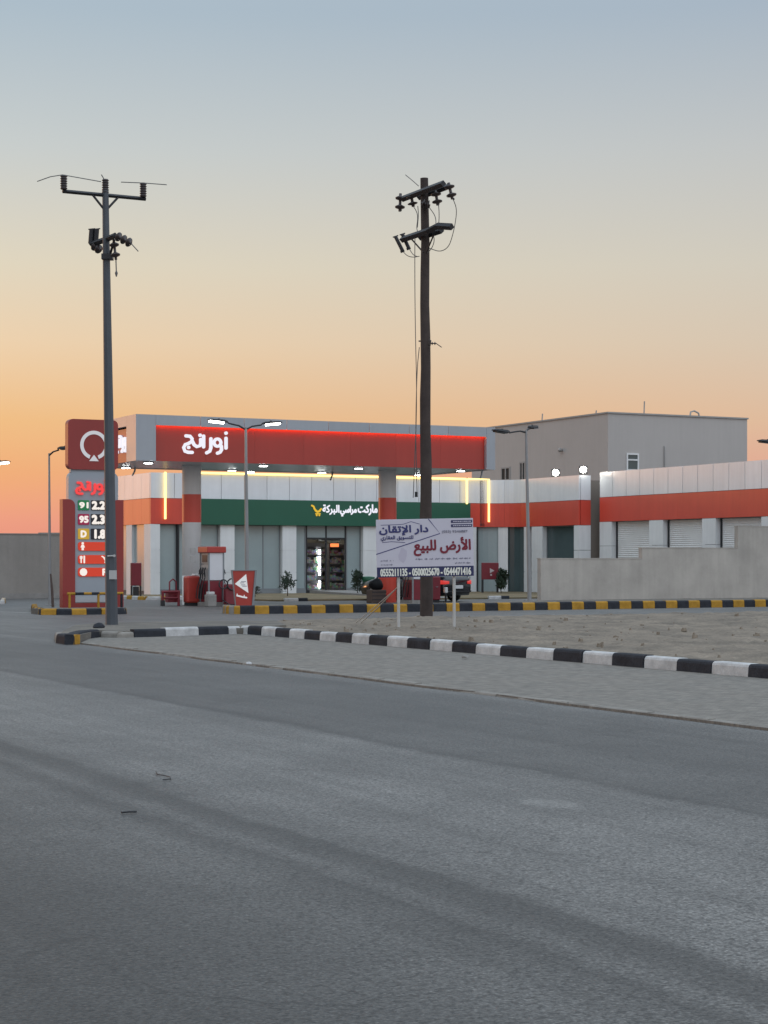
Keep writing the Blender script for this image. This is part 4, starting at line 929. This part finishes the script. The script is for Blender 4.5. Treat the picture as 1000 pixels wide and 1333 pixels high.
mb = MB(); mb.tube([LQ(140,724,-.15), LQ(149,723.5,-.17)], .02, 6); mb.lathe([(.03,0),(.03,.04)], 8, LQ(149,723.5,-.17), (0,-1,0)); mb.build('earth_clamp', STICK, sp)
# wooden pole
wY = 49.2
wp = thing('utility_pole', 'thick dark wooden power pole standing in the sand behind the sale board', 'utility pole', (1.13, wY, .1))
wb = Vector((1.13, wY, .1)); wpx = lambda px, py, dy=0: Vector(((px-500)*(wY+dy)/F, wY+dy, H+(HY-py)*(wY+dy)/F))-wb
mb = MB(); pts = []; rr = []
for k in range(15):
    f_ = k/14; pts.append((-.045*f_+.012*math.sin(k*1.7), .01*math.cos(k*2.1), -.1+f_*(wpx(0,232).z+.1))); rr.append((.178-.072*f_)*(1+.025*math.sin(k*2.9)))
mb.tube(pts, rr, 14); mb.build('pole', WOOD, wp)
nv_ = -V_                                       # crossarms run along the road
def armpt(z, s_, up=0): return Vector((-.05,0,z))+nv_*s_+Vector((0,-.0,up))
zu = wpx(0,251).z; zl = wpx(0,305).z
mb = MB(); mb.tube([armpt(zu,-.98)-U_*.14, armpt(zu,1.30)-U_*.14], .088, 4, smooth=False); mb.tube([armpt(zu,-.6)+U_*.16, armpt(zu,1.08)+U_*.16], .08, 4, smooth=False); mb.build('crossarm', DARKM, wp)
mb = MB(); mb.tube([armpt(zl,-.98)-U_*.16, armpt(zl,.5)-U_*.16, armpt(zl,.95,.06)-U_*.12, armpt(zl,1.5,-.04)], .09, 4, smooth=False); mb.tube([armpt(zl,-.5)+U_*.14, armpt(zl,.7)+U_*.14], .08, 4, smooth=False)
mb.tube([armpt(zl,.62), (-.0,-.13,zl-.5)], .022, 5); mb.tube([armpt(zl,-.62)-U_*.1, (-.08,-.1,zl-.5)], .022, 5); mb.build('crossarm', DARKM, wp)
for a_, b_ in (((521.5,252,.9),(520.5,275,.85)),((535,252,.4),(538,269,.4)),((567,248,-.5),(570,267,-.55)),((584,238,-1.1),(589,259,-1.15)),((548,264,-.3),(560,268,-.3))):
    m_ = MB(); insul(m_, wpx(*a_), wpx(*b_), 2, .14, .04); m_.build('strain_insulator', PORC, wp)
for a_, b_ in (((520.5,273,.85),(523,274,.85)),((538,268,.4),(540,267.5,.4)),((571,262,-.55),(571,266,-.55)),((590,258,-1.15),(591,260,-1.15)),((557,268,-.2),(559,270,-.2))): mb = MB(); mb.tube([wpx(*a_), wpx(*b_)], .03, 5); mb.build('wire_clamp', DARKM, wp)
for a_, b_ in (((515,308,.9),(524.5,327,.85)),((524,305,.8),(532.5,323.5,.75))):
    m_ = MB(); m_.tube([wpx(*a_), wpx(*b_)], .05, 8); m_.tube([wpx(a_[0]-3.5,a_[1]+.8,a_[2]), wpx(a_[0]+3.5,a_[1]-1.5,a_[2])], .018, 5); m_.tube([wpx(b_[0]-3,b_[1]+1,b_[2]), wpx(b_[0]+2,b_[1]-1,b_[2])], .035, 6); m_.build('fuse_cutout', DARKM, wp)
m_ = MB(); m_.tube([wpx(563,303,-.4), wpx(565,295,-.4)], .05, 8); m_.build('fuse_cutout', DARKM, wp)
def wires(lst, r=.0085): 
    for pts_ in lst:
        m_ = MB(); q = [wpx(*p_) for p_ in pts_]
        # smooth the drooping wire
        for _ in range(2):
            nq = [q[0]]
            for i in range(len(q)-1): nq += [q[i].lerp(q[i+1],.25), q[i].lerp(q[i+1],.75)]
            q = nq+[q[-1]]
        m_.tube(q, r, 5); m_.build('jumper_wire', CABLE, wp)
wires([[(590,259,-1.1),(595,272,-1),(593,290,-.9),(589,308,-.8),(584,322,-.6),(573,328,-.4),(559,323,-.2)],
       [(571,265,-.5),(572,280,-.5),(571,296,-.45)], [(559,270,-.2),(567,281,-.2),(568,292,-.3),(564,300,-.3)],
       [(538,268,.4),(543,276,.3),(544,285,.2),(542,298,.2),(546,305,.1)], [(544,268,.3),(545,280,.3),(543.5,296,.2)],
       [(524.5,327,.85),(530,333,.6),(538,335,.4),(546,333.5,.1)], [(533,324,.7),(538,332,.5),(544,334,.2)],
       [(563,302,-.3),(566,312,-.3),(563,322,-.25),(557,329,-.2)],
       [(528,227.5,.9),(536,234,.6),(545,242,.3)],
       [(540.5,302,.1),(540,330,.12),(540.5,420,.12),(543,520,.12),(540,600,.12),(538,648,.12)],
       [(546,452,.05),(543,480,.1),(541,560,.1),(543,640,.1)],
       ], .011)
mb = MB(); q = wpx(542,647,.1); mb.box(q.x-.04,q.x+.04,q.y-.03,q.y+.03,q.z,q.z+.14); mb.build('cable_weight', DARKM, wp)
mb = MB(); mb.tube([wpx(545,444), wpx(560,444)], .02, 5); mb.tube([wpx(558,443,-.2), wpx(561,443,-.22), wpx(560,450,-.22), wpx(558,449,-.2)], .018, 5); insul(mb, wpx(561,447,-.22), wpx(568,447,-.25), 2, .045, .015); mb.tube([wpx(568,447,-.25), wpx(575,452,-.3)], .012, 5); mb.build('side_bracket', PORC, wp)

# ------------------------------------------------------------------ sale board
bY = 41.0; bs = bY/F
bx0, bx1 = (490-500)*bs, (616.5-500)*bs
bo = Vector(((553.5-500)*bs, bY, .12))
sb = thing('sale_board', 'white land for sale board with Arabic lettering on two pale posts', 'sign', bo, R(1.5))
BW_ = 126.5*bs; bx = lambda px: (px-553.5)*bs
bz = lambda py: H-.12+(HY-py)*bs
tilt = R(1.1)
def tiltz(o): o.rotation_euler = (0, -tilt, 0); return o
# the board leans a little clockwise about its own centre
bc = Vector((0,0,bz(713))); 
mb = MB(); X = lambda px: bx(px); Zb = lambda py: bz(py)-bc.z
mb.cbox(X(490), X(616.5), -.03, .0, Zb(750.5), Zb(675.5), .006); pnl = mb.build('panel', BOARD, sb); pnl.location = bc; tiltz(pnl)
def onb(m_, name, mt_): return m_.build(name, mt_, pnl)
k7 = 126.5/832.; q7 = lambda x: X(490+(x-75)*k7); w7 = lambda y: Zb(675.5+(y-105)*.1525)
m_ = MB(); m_.box(X(490)+.004, X(616.5)-.004, -.034, -.031, w7(598), w7(512)); onb(m_, 'phone_band', NAVY)
m_ = MB(); lettering(m_, '0555211135 - 0500025670 - 0544471416', q7(107), q7(880), w7(587), w7(527), -.037, 0, .05); onb(m_, 'phone_numbers', BANW)
m_ = MB(); lettering(m_, 'الأرض للبيع', q7(398), q7(880), w7(418), w7(268), -.034, 0, .03, True); onb(m_, 'headline', CRIM)
m_ = MB(); lettering(m_, 'دار الإتقان', q7(105), q7(520), w7(240), w7(158), -.034, 0, .045, True); onb(m_, 'firm_name', BLUEP)
m_ = MB(); lettering(m_, 'للتسويق العقاري', q7(115), q7(392), w7(290), w7(243), -.034, 0, .03, True); onb(m_, 'firm_subtitle', BLUEP)
m_ = MB(); m_.stroke([(q7(75),w7(400)),(q7(300),w7(331)),(q7(622),w7(232)),(q7(527),w7(110))], .02, -.033, -.03)
m_.stroke([(q7(118),w7(152)),(q7(250),w7(150)),(q7(310),w7(147)),(q7(375),w7(126)),(q7(448),w7(148))], .012, -.033, -.03); m_.stroke([(q7(128),w7(300)),(q7(210),w7(294)),(q7(320),w7(304))], .012, -.033, -.03); onb(m_, 'logo_outline', BLUEP)
m_ = MB()
for y in (132, 168): m_.prism(rrect(q7(717), q7(900), w7(y+12), w7(y-12), .012, n=3), -.034, -.0305)
onb(m_, 'contact_pill', NAVY)
m_ = MB(); random.seed(3)
for y in (132, 168):
    x = 735
    while x < 880: w_ = random.uniform(6,16); m_.box(q7(x), q7(x+w_), -.0365, -.035, w7(y+4), w7(y-4)); x += w_+4
onb(m_, 'contact_print', BOARD)
m_ = MB(); lettering(m_, '(053) 9346887', q7(640), q7(858), w7(232), w7(206), -.034, 0, .02); onb(m_, 'office_number', GREYP)
m_ = MB()
for (y, xa, xb) in ((447,408,880),(486,745,880),(456,110,220),(490,112,218)):
    x = xa
    while x < xb:
        w_ = min(random.uniform(12,46), xb-x); m_.box(q7(x), q7(x+w_), -.0335, -.031, w7(y+4), w7(y-2)); 
        for _ in range(int(w_//9)): xx = x+random.uniform(1,w_-3); m_.box(q7(xx), q7(xx+4), -.0345, -.031, w7(y+random.choice((4,9))), w7(y-random.choice((2,8))))
        x += w_+random.choice((6,8,16))
onb(m_, 'small_print', GREYP)
m_ = MB(); m_.prism([(q7(300)+.09*math.cos(k*.628)+.02*math.sin(k*2.), w7(412)+.17*math.sin(k*.628)) for k in range(10)], -.0325, -.031); onb(m_, 'faint_figure', PALEP)
for px in (519, 591.5):
    m_ = MB(); m_.tube([(bx(px),.035,-.05), (bx(px),.035,bz(680))], .034, 8); m_.build('post', POSTW, sb)
gw = thing('guy_rope', 'pale slanting rope pegged from the left post of the sale board', 'rope', G(470,811,.1))
mb = MB(); e0 = Vector((0,0,0)); e1 = Vector((bo.x+bx(517), bY+.03, .12+bz(765)))-G(470,811,.1)
mb.tube([e0, e0.lerp(e1,.5)+Vector((0,0,-.03)), e1], .012, 6); mb.tube([e0+Vector((-.12,.1,0)), e1.lerp(e0,.05)], .009, 6); mb.build('strand', ROPE, gw)

# ------------------------------------------------------------------ forecourt equipment
def dispenser(label, u, v):
    t = thing('fuel_dispenser', label, 'fuel dispenser', P(u,v,0), TH, 'fuel dispensers under the canopy'); w, d = .60, .84
    m_ = MB(); m_.box(-w/2-.05, w/2+.05, -d/2-.08, d/2+.08, 0, .14); m_.build('plinth', CONC, t)
    m_ = MB(); m_.cbox(-w/2-.06, w/2+.06, -d/2-.05, d/2+.05, 1.88, 2.10, .03); m_.build('header', REDP, t)
    m_ = MB()
    for x in (-w/2, w/2-.05):
        for y in (-d/2, d/2-.05): m_.box(x, x+.05, y, y+.05, .14, 1.878)
    m_.build('corner_post', ALU, t)
    m_ = MB(); m_.box(-w/2+.055, w/2-.055, -d/2+.01, -d/2+.06, .92, 1.87); m_.box(-w/2+.055, w/2-.055, d/2-.06, d/2-.01, .92, 1.87); m_.build('front_panel', mat('pump_white', (.60,.61,.63), .35, var=.05), t)
    m_ = MB(); m_.cbox(-w/2+.03, w/2-.03, -d/2+.02, d/2-.02, .142, .90, .02); m_.build('lower_body', MAROON, t)
    m_ = MB(); m_.box(-w/2+.03, w/2-.03, -d/2+.07, d/2-.07, .905, 1.45); m_.box(-w/2+.06, w/2-.06, -d/2+.1, d/2-.1, 1.452, 1.5); m_.box(-w/2+.03, w/2-.03, -d/2+.07, d/2-.07, 1.502, 1.876); m_.build('meter_housing', mat('pump_grey', (.36,.35,.34), .5, var=.15, vs=5), t)
    for s_ in (-1, 1):
        m_ = MB(); m_.box(s_*(w/2-.03)-.012, s_*(w/2-.03)+.012, -.24, .24, 1.55, 1.80); m_.build('price_screen', TBLK, t)
        for y in (-.22, .0, .22):
            m_ = MB(); x = s_*(w/2+.03); m_.tube([(x,y,1.36),(x+s_*.05,y,1.24),(x+s_*.02,y,1.02)], [.03,.035,.02], 7); m_.tube([(x+s_*.03,y,1.3),(x+s_*.10,y-.03,1.12)], .012, 5); nz = m_.build('nozzle', DARKM, t)
            m_ = MB(); m_.tube([(x+s_*.02,y,1.03),(x+s_*.14,y+.03,.62),(x+s_*.16,y+.06,.28),(x+s_*.06,y+.02,.24),(x-s_*.02,y+.06,.8)], .018, 6); m_.build('hose', DARKM, nz)
    return t
dispenser('tall red topped fuel pump left of the tapered red sign', 3.0, .5)
dispenser('red and white fuel pump partly hidden behind the sale board', 11.05, .4)
# hose reel and hoses beside the front pump
hr = thing('hose_rack', 'dark maroon rack of coiled hoses beside the left fuel pump', 'hose rack', P(3.35,-.35,0), TH)
mb = MB(); mb.cbox(-.22,.22,-.12,.12,.05,.78,.04); mb.build('cabinet', MAROON, hr)
for x, r in ((-.32,.16),(.02,.2)):
    m_ = MB(); m_.tube([(x+r*math.cos(k*.5),-.15,.78+r*math.sin(k*.5)) for k in range(14)], .025, 6); m_.build('hose_coil', DARKM, hr)
mb = MB(); mb.tube([(-.35,-.13,.62),(-.37,-.14,.25),(-.1,-.2,.06),(.3,-.16,.05),(.34,-.1,.4),(.26,-.05,.9)], .02, 6); mb.build('hose', DARKM, hr)
for u_, v_, lb in ((2.62,-.32,'low grey concrete block at the left front corner of the left fuel pump'),(3.98,-.05,'low grey concrete block between the left fuel pump and the tapered red sign')):
    t = thing('concrete_block', lb, 'block', P(u_,v_,0), TH+.1, 'concrete blocks guarding the left pump')
    m_ = MB(); m_.cbox(-.17,.17,-.15,.15,0,.42,.03); m_.build('body', CONC, t); m_ = MB(); m_.cbox(-.12,.12,-.1,.1,.423,.52,.02); m_.build('cap', mat('block_cap_white', (.5,.5,.49), .7), t)
cn = thing('canister', 'small white canister on the ground right of the left fuel pump', 'canister', P(3.78,-.35,0), TH)
mb = MB(); mb.lathe([(.10,.0),(.11,.02),(.11,.26),(.05,.32),(.035,.36)], 14); mb.build('body', mat('white_plastic', (.55,.56,.55), .4), cn); mb = MB(); mb.lathe([(.04,.36),(.04,.40)], 10); mb.build('cap', DARKM, cn)
ob = thing('cabinet', 'orange red rounded cabinet in front of the left canopy column', 'cabinet', P(2.55,1.2,0), TH)
mb = MB(); mb.cbox(-.30,.22,-.22,.22,.10,1.06,.07); mb.build('body', REDP, ob); mb = MB(); mb.box(.225,.40,-.18,.18,.12,1.02); mb.tube([(.30,-.2,.95),(.34,-.26,.5),(.28,-.22,.15)], .02, 6); mb.build('side_unit', MAROON, ob)
mb = MB(); mb.cbox(-.02,.2,-.12,.12,1.064,1.14,.03); mb.build('lid', SHUT, ob); mb = MB(); mb.box(-.26,.34,-.18,.18,0,.10); mb.build('base', DARKM, ob)
gd = thing('guard_rail', 'low dark red tubular guard left of the orange cabinet', 'guard rail', P(1.75,1.3,0), TH)
mb = MB()
for dx in (-.3,.3): mb.tube([(dx,0,0),(dx,0,.5)], .05, 8)
mb.tube([(-.34,0,.5),(.34,0,.5)], .05, 8); mb.tube([(-.3,0,.28),(.3,0,.28)], .035, 8); mb.build('rail', MAROON, gd)
mb = MB(); mb.tube([(.05,.25,.3),(.05,.25,.85),(.18,.25,.95),(.3,.25,.85),(.3,.25,.2)], .03, 8); mb.box(-.02,.38,.2,.5,.12,.5); mb.build('hoop', MAROON, gd)
mb = MB(); mb.box(-.36,-.24,-.07,.07,-.0,.2); mb.build('foot', DARKM, gd)

# tapered red sign on the island end
t = thing('info_sign', 'red tapered sign with white triangle standing on the end of the yellow kerb island', 'sign', G(317.5,789,.215), TH-R(12))
mb = MB(); poly = [(-.25,.02),(.23,.02),(.33,1.08),(-.36,1.08)]; mb.prism(poly, -.06, .06); fc = mb.build('face', REDP, t)
mb = MB(); mb.prism([(.235,.0),(.30,.0),(.39,1.10),(.335,1.10)], -.09, .09); mb.prism([(-.26,.0),(-.255,.02),(-.365,1.10),(-.39,1.10)], -.09, .09); mb.box(-.362,.332,-.08,.08,1.083,1.105); mb.build('edge_trim', ALU, t)
mb = MB(); mb.prism([(-.29,.68),(.06,.98),(.13,.40)], -.07, -.062); tr = mb.build('triangle', mat('sign_white', (.7,.7,.68), .5, emit=(.8,.8,.78), es=.25), fc)
mb = MB()
for y, a_, b_ in ((.74,-.10,.05),(.70,-.13,.0),(.64,-.10,.03),(.60,-.06,.08)): mb.box(a_, b_, -.074, -.071, y, y+.018)
mb.build('small_print', GREYP, tr)
mb = MB(); mb.stroke([(-.22,.32),(-.12,.30),(-.05,.28),(.07,.26)], .05, -.07, -.062); mb.stroke([(-.22,.34),(-.22,.37)], .03, -.071, -.062); mb.stroke([(.0,.29),(.0,.33)], .03, -.071, -.062); mb.build('white_word', mat('sign_white', (.7,.7,.68)), fc)

# red cabinet on legs before the left end of the shop
t = thing('hose_cabinet', 'narrow dark red cabinet on two legs before the left end of the shop', 'cabinet', P(Uat(177,14.5),14.5,.09), TH)
mb = MB(); mb.cbox(-.22,.22,-.1,.1,.45,1.42,.025); mb.build('cabinet', MAROON, t)
for x in (-.2, .2): m_ = MB(); m_.box(x-.03, x+.03, -.04, .04, 0, .448); m_.build('leg', DARKM, t)
mb = MB(); mb.box(-.12,.12,-.04,.04,.0,.40); mb.build('centre_pipe', DARKM, t)
# red sign with white arrow before the wing
t = thing('arrow_sign', 'dark red square sign with small white arrow on two legs beside a shrub', 'sign', P(Uat(638,15.4),15.4,.09), TH-R(14))
mb = MB(); mb.cbox(-.42,.42,-.05,.05,.62,1.42,.02); sg = mb.build('panel', MAROON, t)
mb = MB(); mb.prism([(-.02,1.16),(.20,1.04),(-.02,.92)], -.06, -.052); mb.prism([(.0,.80),(.08,.80),(.08,.88),(.0,.88)], -.06, -.052); mb.build('arrow', mat('arrow_white', (.45,.40,.40), .6), sg)
for x in (-.37, .37): m_ = MB(); m_.box(x-.045, x+.045, -.04, .04, 0, .618); m_.build('leg', DARKM, t)
# maroon cabinet and white can by the car
t = thing('cabinet', 'small dark red cabinet just right of the wooden pole by the black car', 'cabinet', P(12.6,1.7,0), TH)
mb = MB(); mb.cbox(-.18,.18,-.2,.2,.1,1.0,.04); mb.build('body', MAROON, t); mb = MB(); mb.box(-.15,.15,-.16,.16,0,.1); mb.build('base', DARKM, t); mb = MB(); mb.tube([(-.05,-.22,.6),(.05,-.22,.6)], .012, 5); mb.build('handle', ALU, t)
t = thing('canister', 'small white can between the dark red cabinet and the black car', 'canister', P(13.05,1.6,0), TH)
mb = MB(); mb.cbox(-.07,.07,-.07,.07,.36,.58,.03); mb.build('can', mat('white_plastic', (.55,.56,.55)), t); mb = MB(); mb.tube([(0,0,0),(0,0,.36)], .04, 8); mb.build('stand', DARKM, t)

# green bin, crate and bag
t = thing('wheelie_bin', 'dark green plastic bin standing before the shop right of the door', 'bin', P(Uat(479.5,14.2),14.2,.09), TH)
mb = MB(); mb.lathe([(.20,.0),(.22,.02),(.27,.62),(.30,.64),(.30,.72),(.27,.74)], 18); mb.build('body', PLAST, t); mb = MB(); mb.lathe([(.31,.742),(.31,.77),(.15,.80),(.02,.81)], 18); mb.build('lid', PLAST, t)
t = thing('crate', 'brown crate on the forecourt left of the right canopy column', 'crate', P(Uat(490,2.0),2.0,0), TH)
mb = MB(); mb.cbox(-.30,.30,-.25,.25,0,.50,.02); mb.build('body', CRATE, t)
mb = MB()
for z in (.12,.26,.40): mb.box(-.305,.305,-.256,-.25,z,z+.03)
mb.build('slot', DARKM, t)
t = thing('bag', 'shiny black bag lying on top of the brown crate', 'bag', P(Uat(490,2.0),2.0,.50), TH)
bm_ = bmesh.new(); bmesh.ops.create_icosphere(bm_, subdivisions=3, radius=.27)
mb = MB(); bm_.verts.index_update()
mb.add([(v_.co.x*1.05*(1+.25*mnoise.noise(v_.co*5)), v_.co.y*.9, max(0, .2+v_.co.z*.85*(1+.35*mnoise.noise(v_.co*6+Vector((3,0,0)))))) for v_ in bm_.verts], [[v_.index for v_ in f_.verts] for f_ in bm_.faces], 0, True); bm_.free()
mb.build('sack', BAGM, t); mb = MB(); mb.tube([(.02,0,.38),(.05,0,.50),(.12,.02,.54)], [.05,.03,.045], 7); mb.build('knot', BAGM, t)
t = thing('pipe_stub', 'short thin dark pipe leaning at the foot of the thin lamp', 'pipe', G(69,790.5), 0)
mb = MB(); mb.tube([(0,0,0),(-.03,0,.6),(-.08,0,1.15)], [.05,.045,.03], 7); mb.build('pipe', CRATE, t)

# ------------------------------------------------------------------ black car
hd3 = Vector((-.72,.69,0)).normalized(); car_loc = P(13.2,4.5,0)
car = thing('parked_car', 'black saloon car seen from behind with red tail lights under the sale board', 'car', car_loc, math.atan2(hd3.y, hd3.x))
# local x = forwards, tail at x = -2.3
def loft(mbl, secs, m=0):
    n_ = len(secs[0][1]); vs = []; fs = []
    for x, ring_ in secs: vs += [(x, y, z) for y, z in ring_]
    for i in range(len(secs)-1): fs += [(i*n_+k, i*n_+(k+1) % n_, (i+1)*n_+(k+1) % n_, (i+1)*n_+k) for k in range(n_)]
    fs += [list(range(n_)), list(range(len(secs)*n_-1, (len(secs)-1)*n_-1, -1))]; mbl.add(vs, fs, m, True)
def sec(w, zb_, zm, zt_, k=.9): return [(-w*.88,zb_),(-w,zb_+.15),(-w,zm),(-w*k,zt_-.04),(-w*k*.9,zt_),(w*k*.9,zt_),(w*k,zt_-.04),(w,zm),(w,zb_+.15),(w*.88,zb_)]
mb = MB(); loft(mb, [(-2.36,sec(.74,.34,.62,.86)),(-2.26,sec(.84,.26,.66,.98)),(-1.7,sec(.90,.22,.72,1.0)),(-.9,sec(.91,.2,.74,.96)),(.8,sec(.91,.2,.72,.93)),(1.6,sec(.88,.22,.68,.86)),(2.2,sec(.78,.26,.58,.72)),(2.32,sec(.66,.34,.5,.6))]); bdy = mb.build('body', CARP, car)
mb = MB(); g_ = lambda w, w2, z0_, z1_: [(-w,z0_),(-w2,z1_-.03),(-w2*.9,z1_),(w2*.9,z1_),(w2,z1_-.03),(w,z0_)]
loft(mb, [(-1.75,g_(.80,.78,.94,.99)),(-1.1,g_(.84,.64,.94,1.40)),(-.3,g_(.85,.64,.94,1.45)),(.4,g_(.85,.62,.92,1.40)),(1.15,g_(.80,.76,.88,.94))]); mb.build('window', CARG, car)
mb = MB(); loft(mb, [(-1.08,[(-.62,1.392),(-.6,1.42),(.6,1.42),(.62,1.392)]),(-.3,[(-.64,1.44),(-.6,1.475),(.6,1.475),(.64,1.44)]),(.38,[(-.62,1.39),(-.58,1.42),(.58,1.42),(.62,1.39)])]); mb.build('roof', CARP, car)
for s_ in (-1, 1):
    m_ = MB(); loft(m_, [(-2.375,[(s_*.54,.71),(s_*.76,.69),(s_*.76,.83),(s_*.54,.81)]),(-2.2,[(s_*.54,.71),(s_*.87,.69),(s_*.87,.85),(s_*.54,.81)])]); m_.build('tail_light', TAIL, car)
    for x in (-1.42, 1.40):
        m_ = MB(); m_.lathe([(.20,-.1),(.30,-.11),(.325,-.08),(.325,.08),(.30,.11),(.20,.1)], 20, (x, s_*.80, .325), (0,1,0)); wh = m_.build('wheel', TYRE, car)
        m_ = MB(); m_.lathe([(.19,-.115),(.2,.115)], 14, (x, s_*.80, .325), (0,1,0)); m_.build('rim', RIM, wh)
mb = MB(); mb.box(-2.385,-2.36,-.26,.26,.52,.65); mb.build('number_plate', PLATE, car)
mb = MB(); mb.box(-2.40,-2.28,-.72,.72,.38,.44); mb.build('bumper_trim', DARKM, car)

# ------------------------------------------------------------------ shrubs
def shrub(label, px, v, h_, w, m_leaf, n=420, seed=0):
    random.seed(seed); t = thing('shrub', label, 'shrub', P(Uat(px,v),v,.09), seed, 'small shrubs in the planting bed')
    m_ = MB(); m_.tube([(0,0,-.02),(.01,0,h_*.35),(-.01,.01,h_*.75)], [.025,.018,.008], 6)
    for k in range(6): a_ = k*1.1; m_.tube([(0,0,h_*(.2+.09*k)),(math.cos(a_)*w*.3,math.sin(a_)*w*.3,h_*(.34+.09*k))], [.01,.005], 5)
    m_.build('trunk', BARK, t)
    m_ = MB()
    lobes = [(random.uniform(-.35,.35)*w, random.uniform(-.35,.35)*w, h_*random.uniform(.28,.85), random.uniform(.16,.3)*w+.05) for _ in range(9)]+[(0,0,h_*.9,.14*w+.04),(0,0,h_*.5,.35*w)]
    for k in range(n):
        cx_, cy_, cz_, r_ = random.choice(lobes); d_ = Vector((random.gauss(0,1),random.gauss(0,1),random.gauss(0,1.3))).normalized()*r_*random.uniform(.5,1.1)
        c = Vector((cx_,cy_,cz_))+d_; c.z = max(.06, c.z); a_ = Vector((random.gauss(0,1),random.gauss(0,1),random.gauss(.8,1))).normalized(); b_ = a_.orthogonal().normalized(); l_ = random.uniform(.09,.18)
        m_.add([c-b_*l_*.28, c+a_*l_*.5-b_*l_*.05, c+a_*l_, c+b_*l_*.28+a_*l_*.3], [(0,1,2,3)])
    m_.build('foliage', m_leaf, t)
shrub('dark spindly shrub standing before the shop, right of the tapered red sign', 374.5, 12.6, 1.0, .5, LEAF, 300, 2)
shrub('dark conical shrub before the shop, just left of the green bin', 465.5, 14.4, 1.05, .42, LEAF, 500, 5)
shrub('dense rounded dark shrub right of the red arrow sign', 652.5, 14.6, 1.12, .5, LEAF, 1300, 9)
shrub('low scrubby olive weed at the foot of the red sign triangle', 332, 12.2, .35, .5, LEAF2, 140, 4)

# ------------------------------------------------------------------ floodlights on the shop roof
def flood(label, loc, power, aim):
    t = thing('floodlight', label, 'floodlight', loc, math.atan2(aim[1], aim[0])+math.pi/2, 'lit floodlights on the shop parapets')
    m_ = MB(); m_.tube([(0,0,-.22),(0,0,.0)], .025, 6); m_.tube([(-.2,0,.15),(-.2,0,-.02),(.2,0,-.02),(.2,0,.15)], .018, 6); m_.build('bracket', DARKM, t)
    m_ = MB(); m_.cbox(-.21,.21,-.05,.08,.0,.35,.02); hs_ = m_.build('housing', DARKM, t)
    m_ = MB(); m_.lathe([(.15,0),(.145,.02),(.08,.05)], 18, (0,-.05,.17), (0,-1,-.1)); m_.build('lens', FLOOD, hs_)
    l_ = bpy.data.lights.new('flood_glow', 'POINT'); l_.energy = power; l_.color = (1,.96,.86); l_.shadow_soft_size = .1; lo = bpy.data.objects.new('flood_glow', l_); COL.objects.link(lo); lo.parent = t; lo.location = (0,-.22,.12)
cdir = lambda q: (-q.x, -q.y)
q = P(Uat(326.5,VS+.5),VS+.5,5.55); flood('bright round floodlight on the shop roof just behind the twin armed lamp', q+Vector((0,0,.05)), 25, cdir(q))
for px, lb_ in ((723.5,'smaller left one of two floodlights over the curved corner wing'),(756.5,'larger right one of two floodlights at the end of the wing parapet')):
    q = O_+U_*(U1+.35)+V_*Vat(px,U1+.35) if px < 750 else P(U1+.35, VE+.15); flood(lb_, Vector((q.x,q.y,5.70 if px < 750 else 5.74)), 18 if px < 750 else 26, cdir(q))

# ------------------------------------------------------------------ litter and stones
def stone(label, loc, r, seed, m_=STONE):
    bm2 = bmesh.new(); bmesh.ops.create_icosphere(bm2, subdivisions=2, radius=r); bm2.verts.index_update(); mb2 = MB()
    mb2.add([(v_.co.x*1.2*(1+.4*mnoise.noise(v_.co/r+Vector((seed,0,0)))), v_.co.y*(1+.3*mnoise.noise(v_.co/r*1.3+Vector((0,seed,0)))), max(-.2*r, v_.co.z*.75)) for v_ in bm2.verts], [[v_.index for v_ in f_.verts] for f_ in bm2.faces]); bm2.free()
    o = mb2.build('stone', m_, loc=loc, rz=seed); tag(o, label, 'stone', 'loose stones on the ground')
stone('dark rounded rock beside the foot of the slim steel pole', G(129,821,.155)+Vector((0,0,.08)), .12, 1.3, KBLACK)
stone('small grey broken block lying on the pavement before the striped kerb', G(606,858,.03)+Vector((0,0,.03)), .055, 2.1, CONC)
stone('pale stone on the broken edge of the pavement', G(324,867,.06)+Vector((0,0,.03)), .045, 4.2, KWHITE)
for k_i, (px, py) in enumerate(((740,822),(672,820),(884,826),(954,846))):
    q = G(px,py,.2); pass
def scrap(label, pts, r=.006):
    b0 = G(*pts[0]); t = thing('wire_scrap', label, 'wire', (b0.x,b0.y,.004)); m_ = MB(); m_.tube([Vector((0,0,.012))+Vector(((G(*p_)-b0).x,(G(*p_)-b0).y,0)) for p_ in pts], r, 5); m_.build('strand', DARKM, t)
scrap('curly black wire scrap lying on the road', [(203,1007),(205,1011),(213,1012),(221,1014),(222,1017),(212,1018)], .004)
scrap('short straight black strip lying on the road', [(158,1061),(168,1060),(178,1060)], .006)
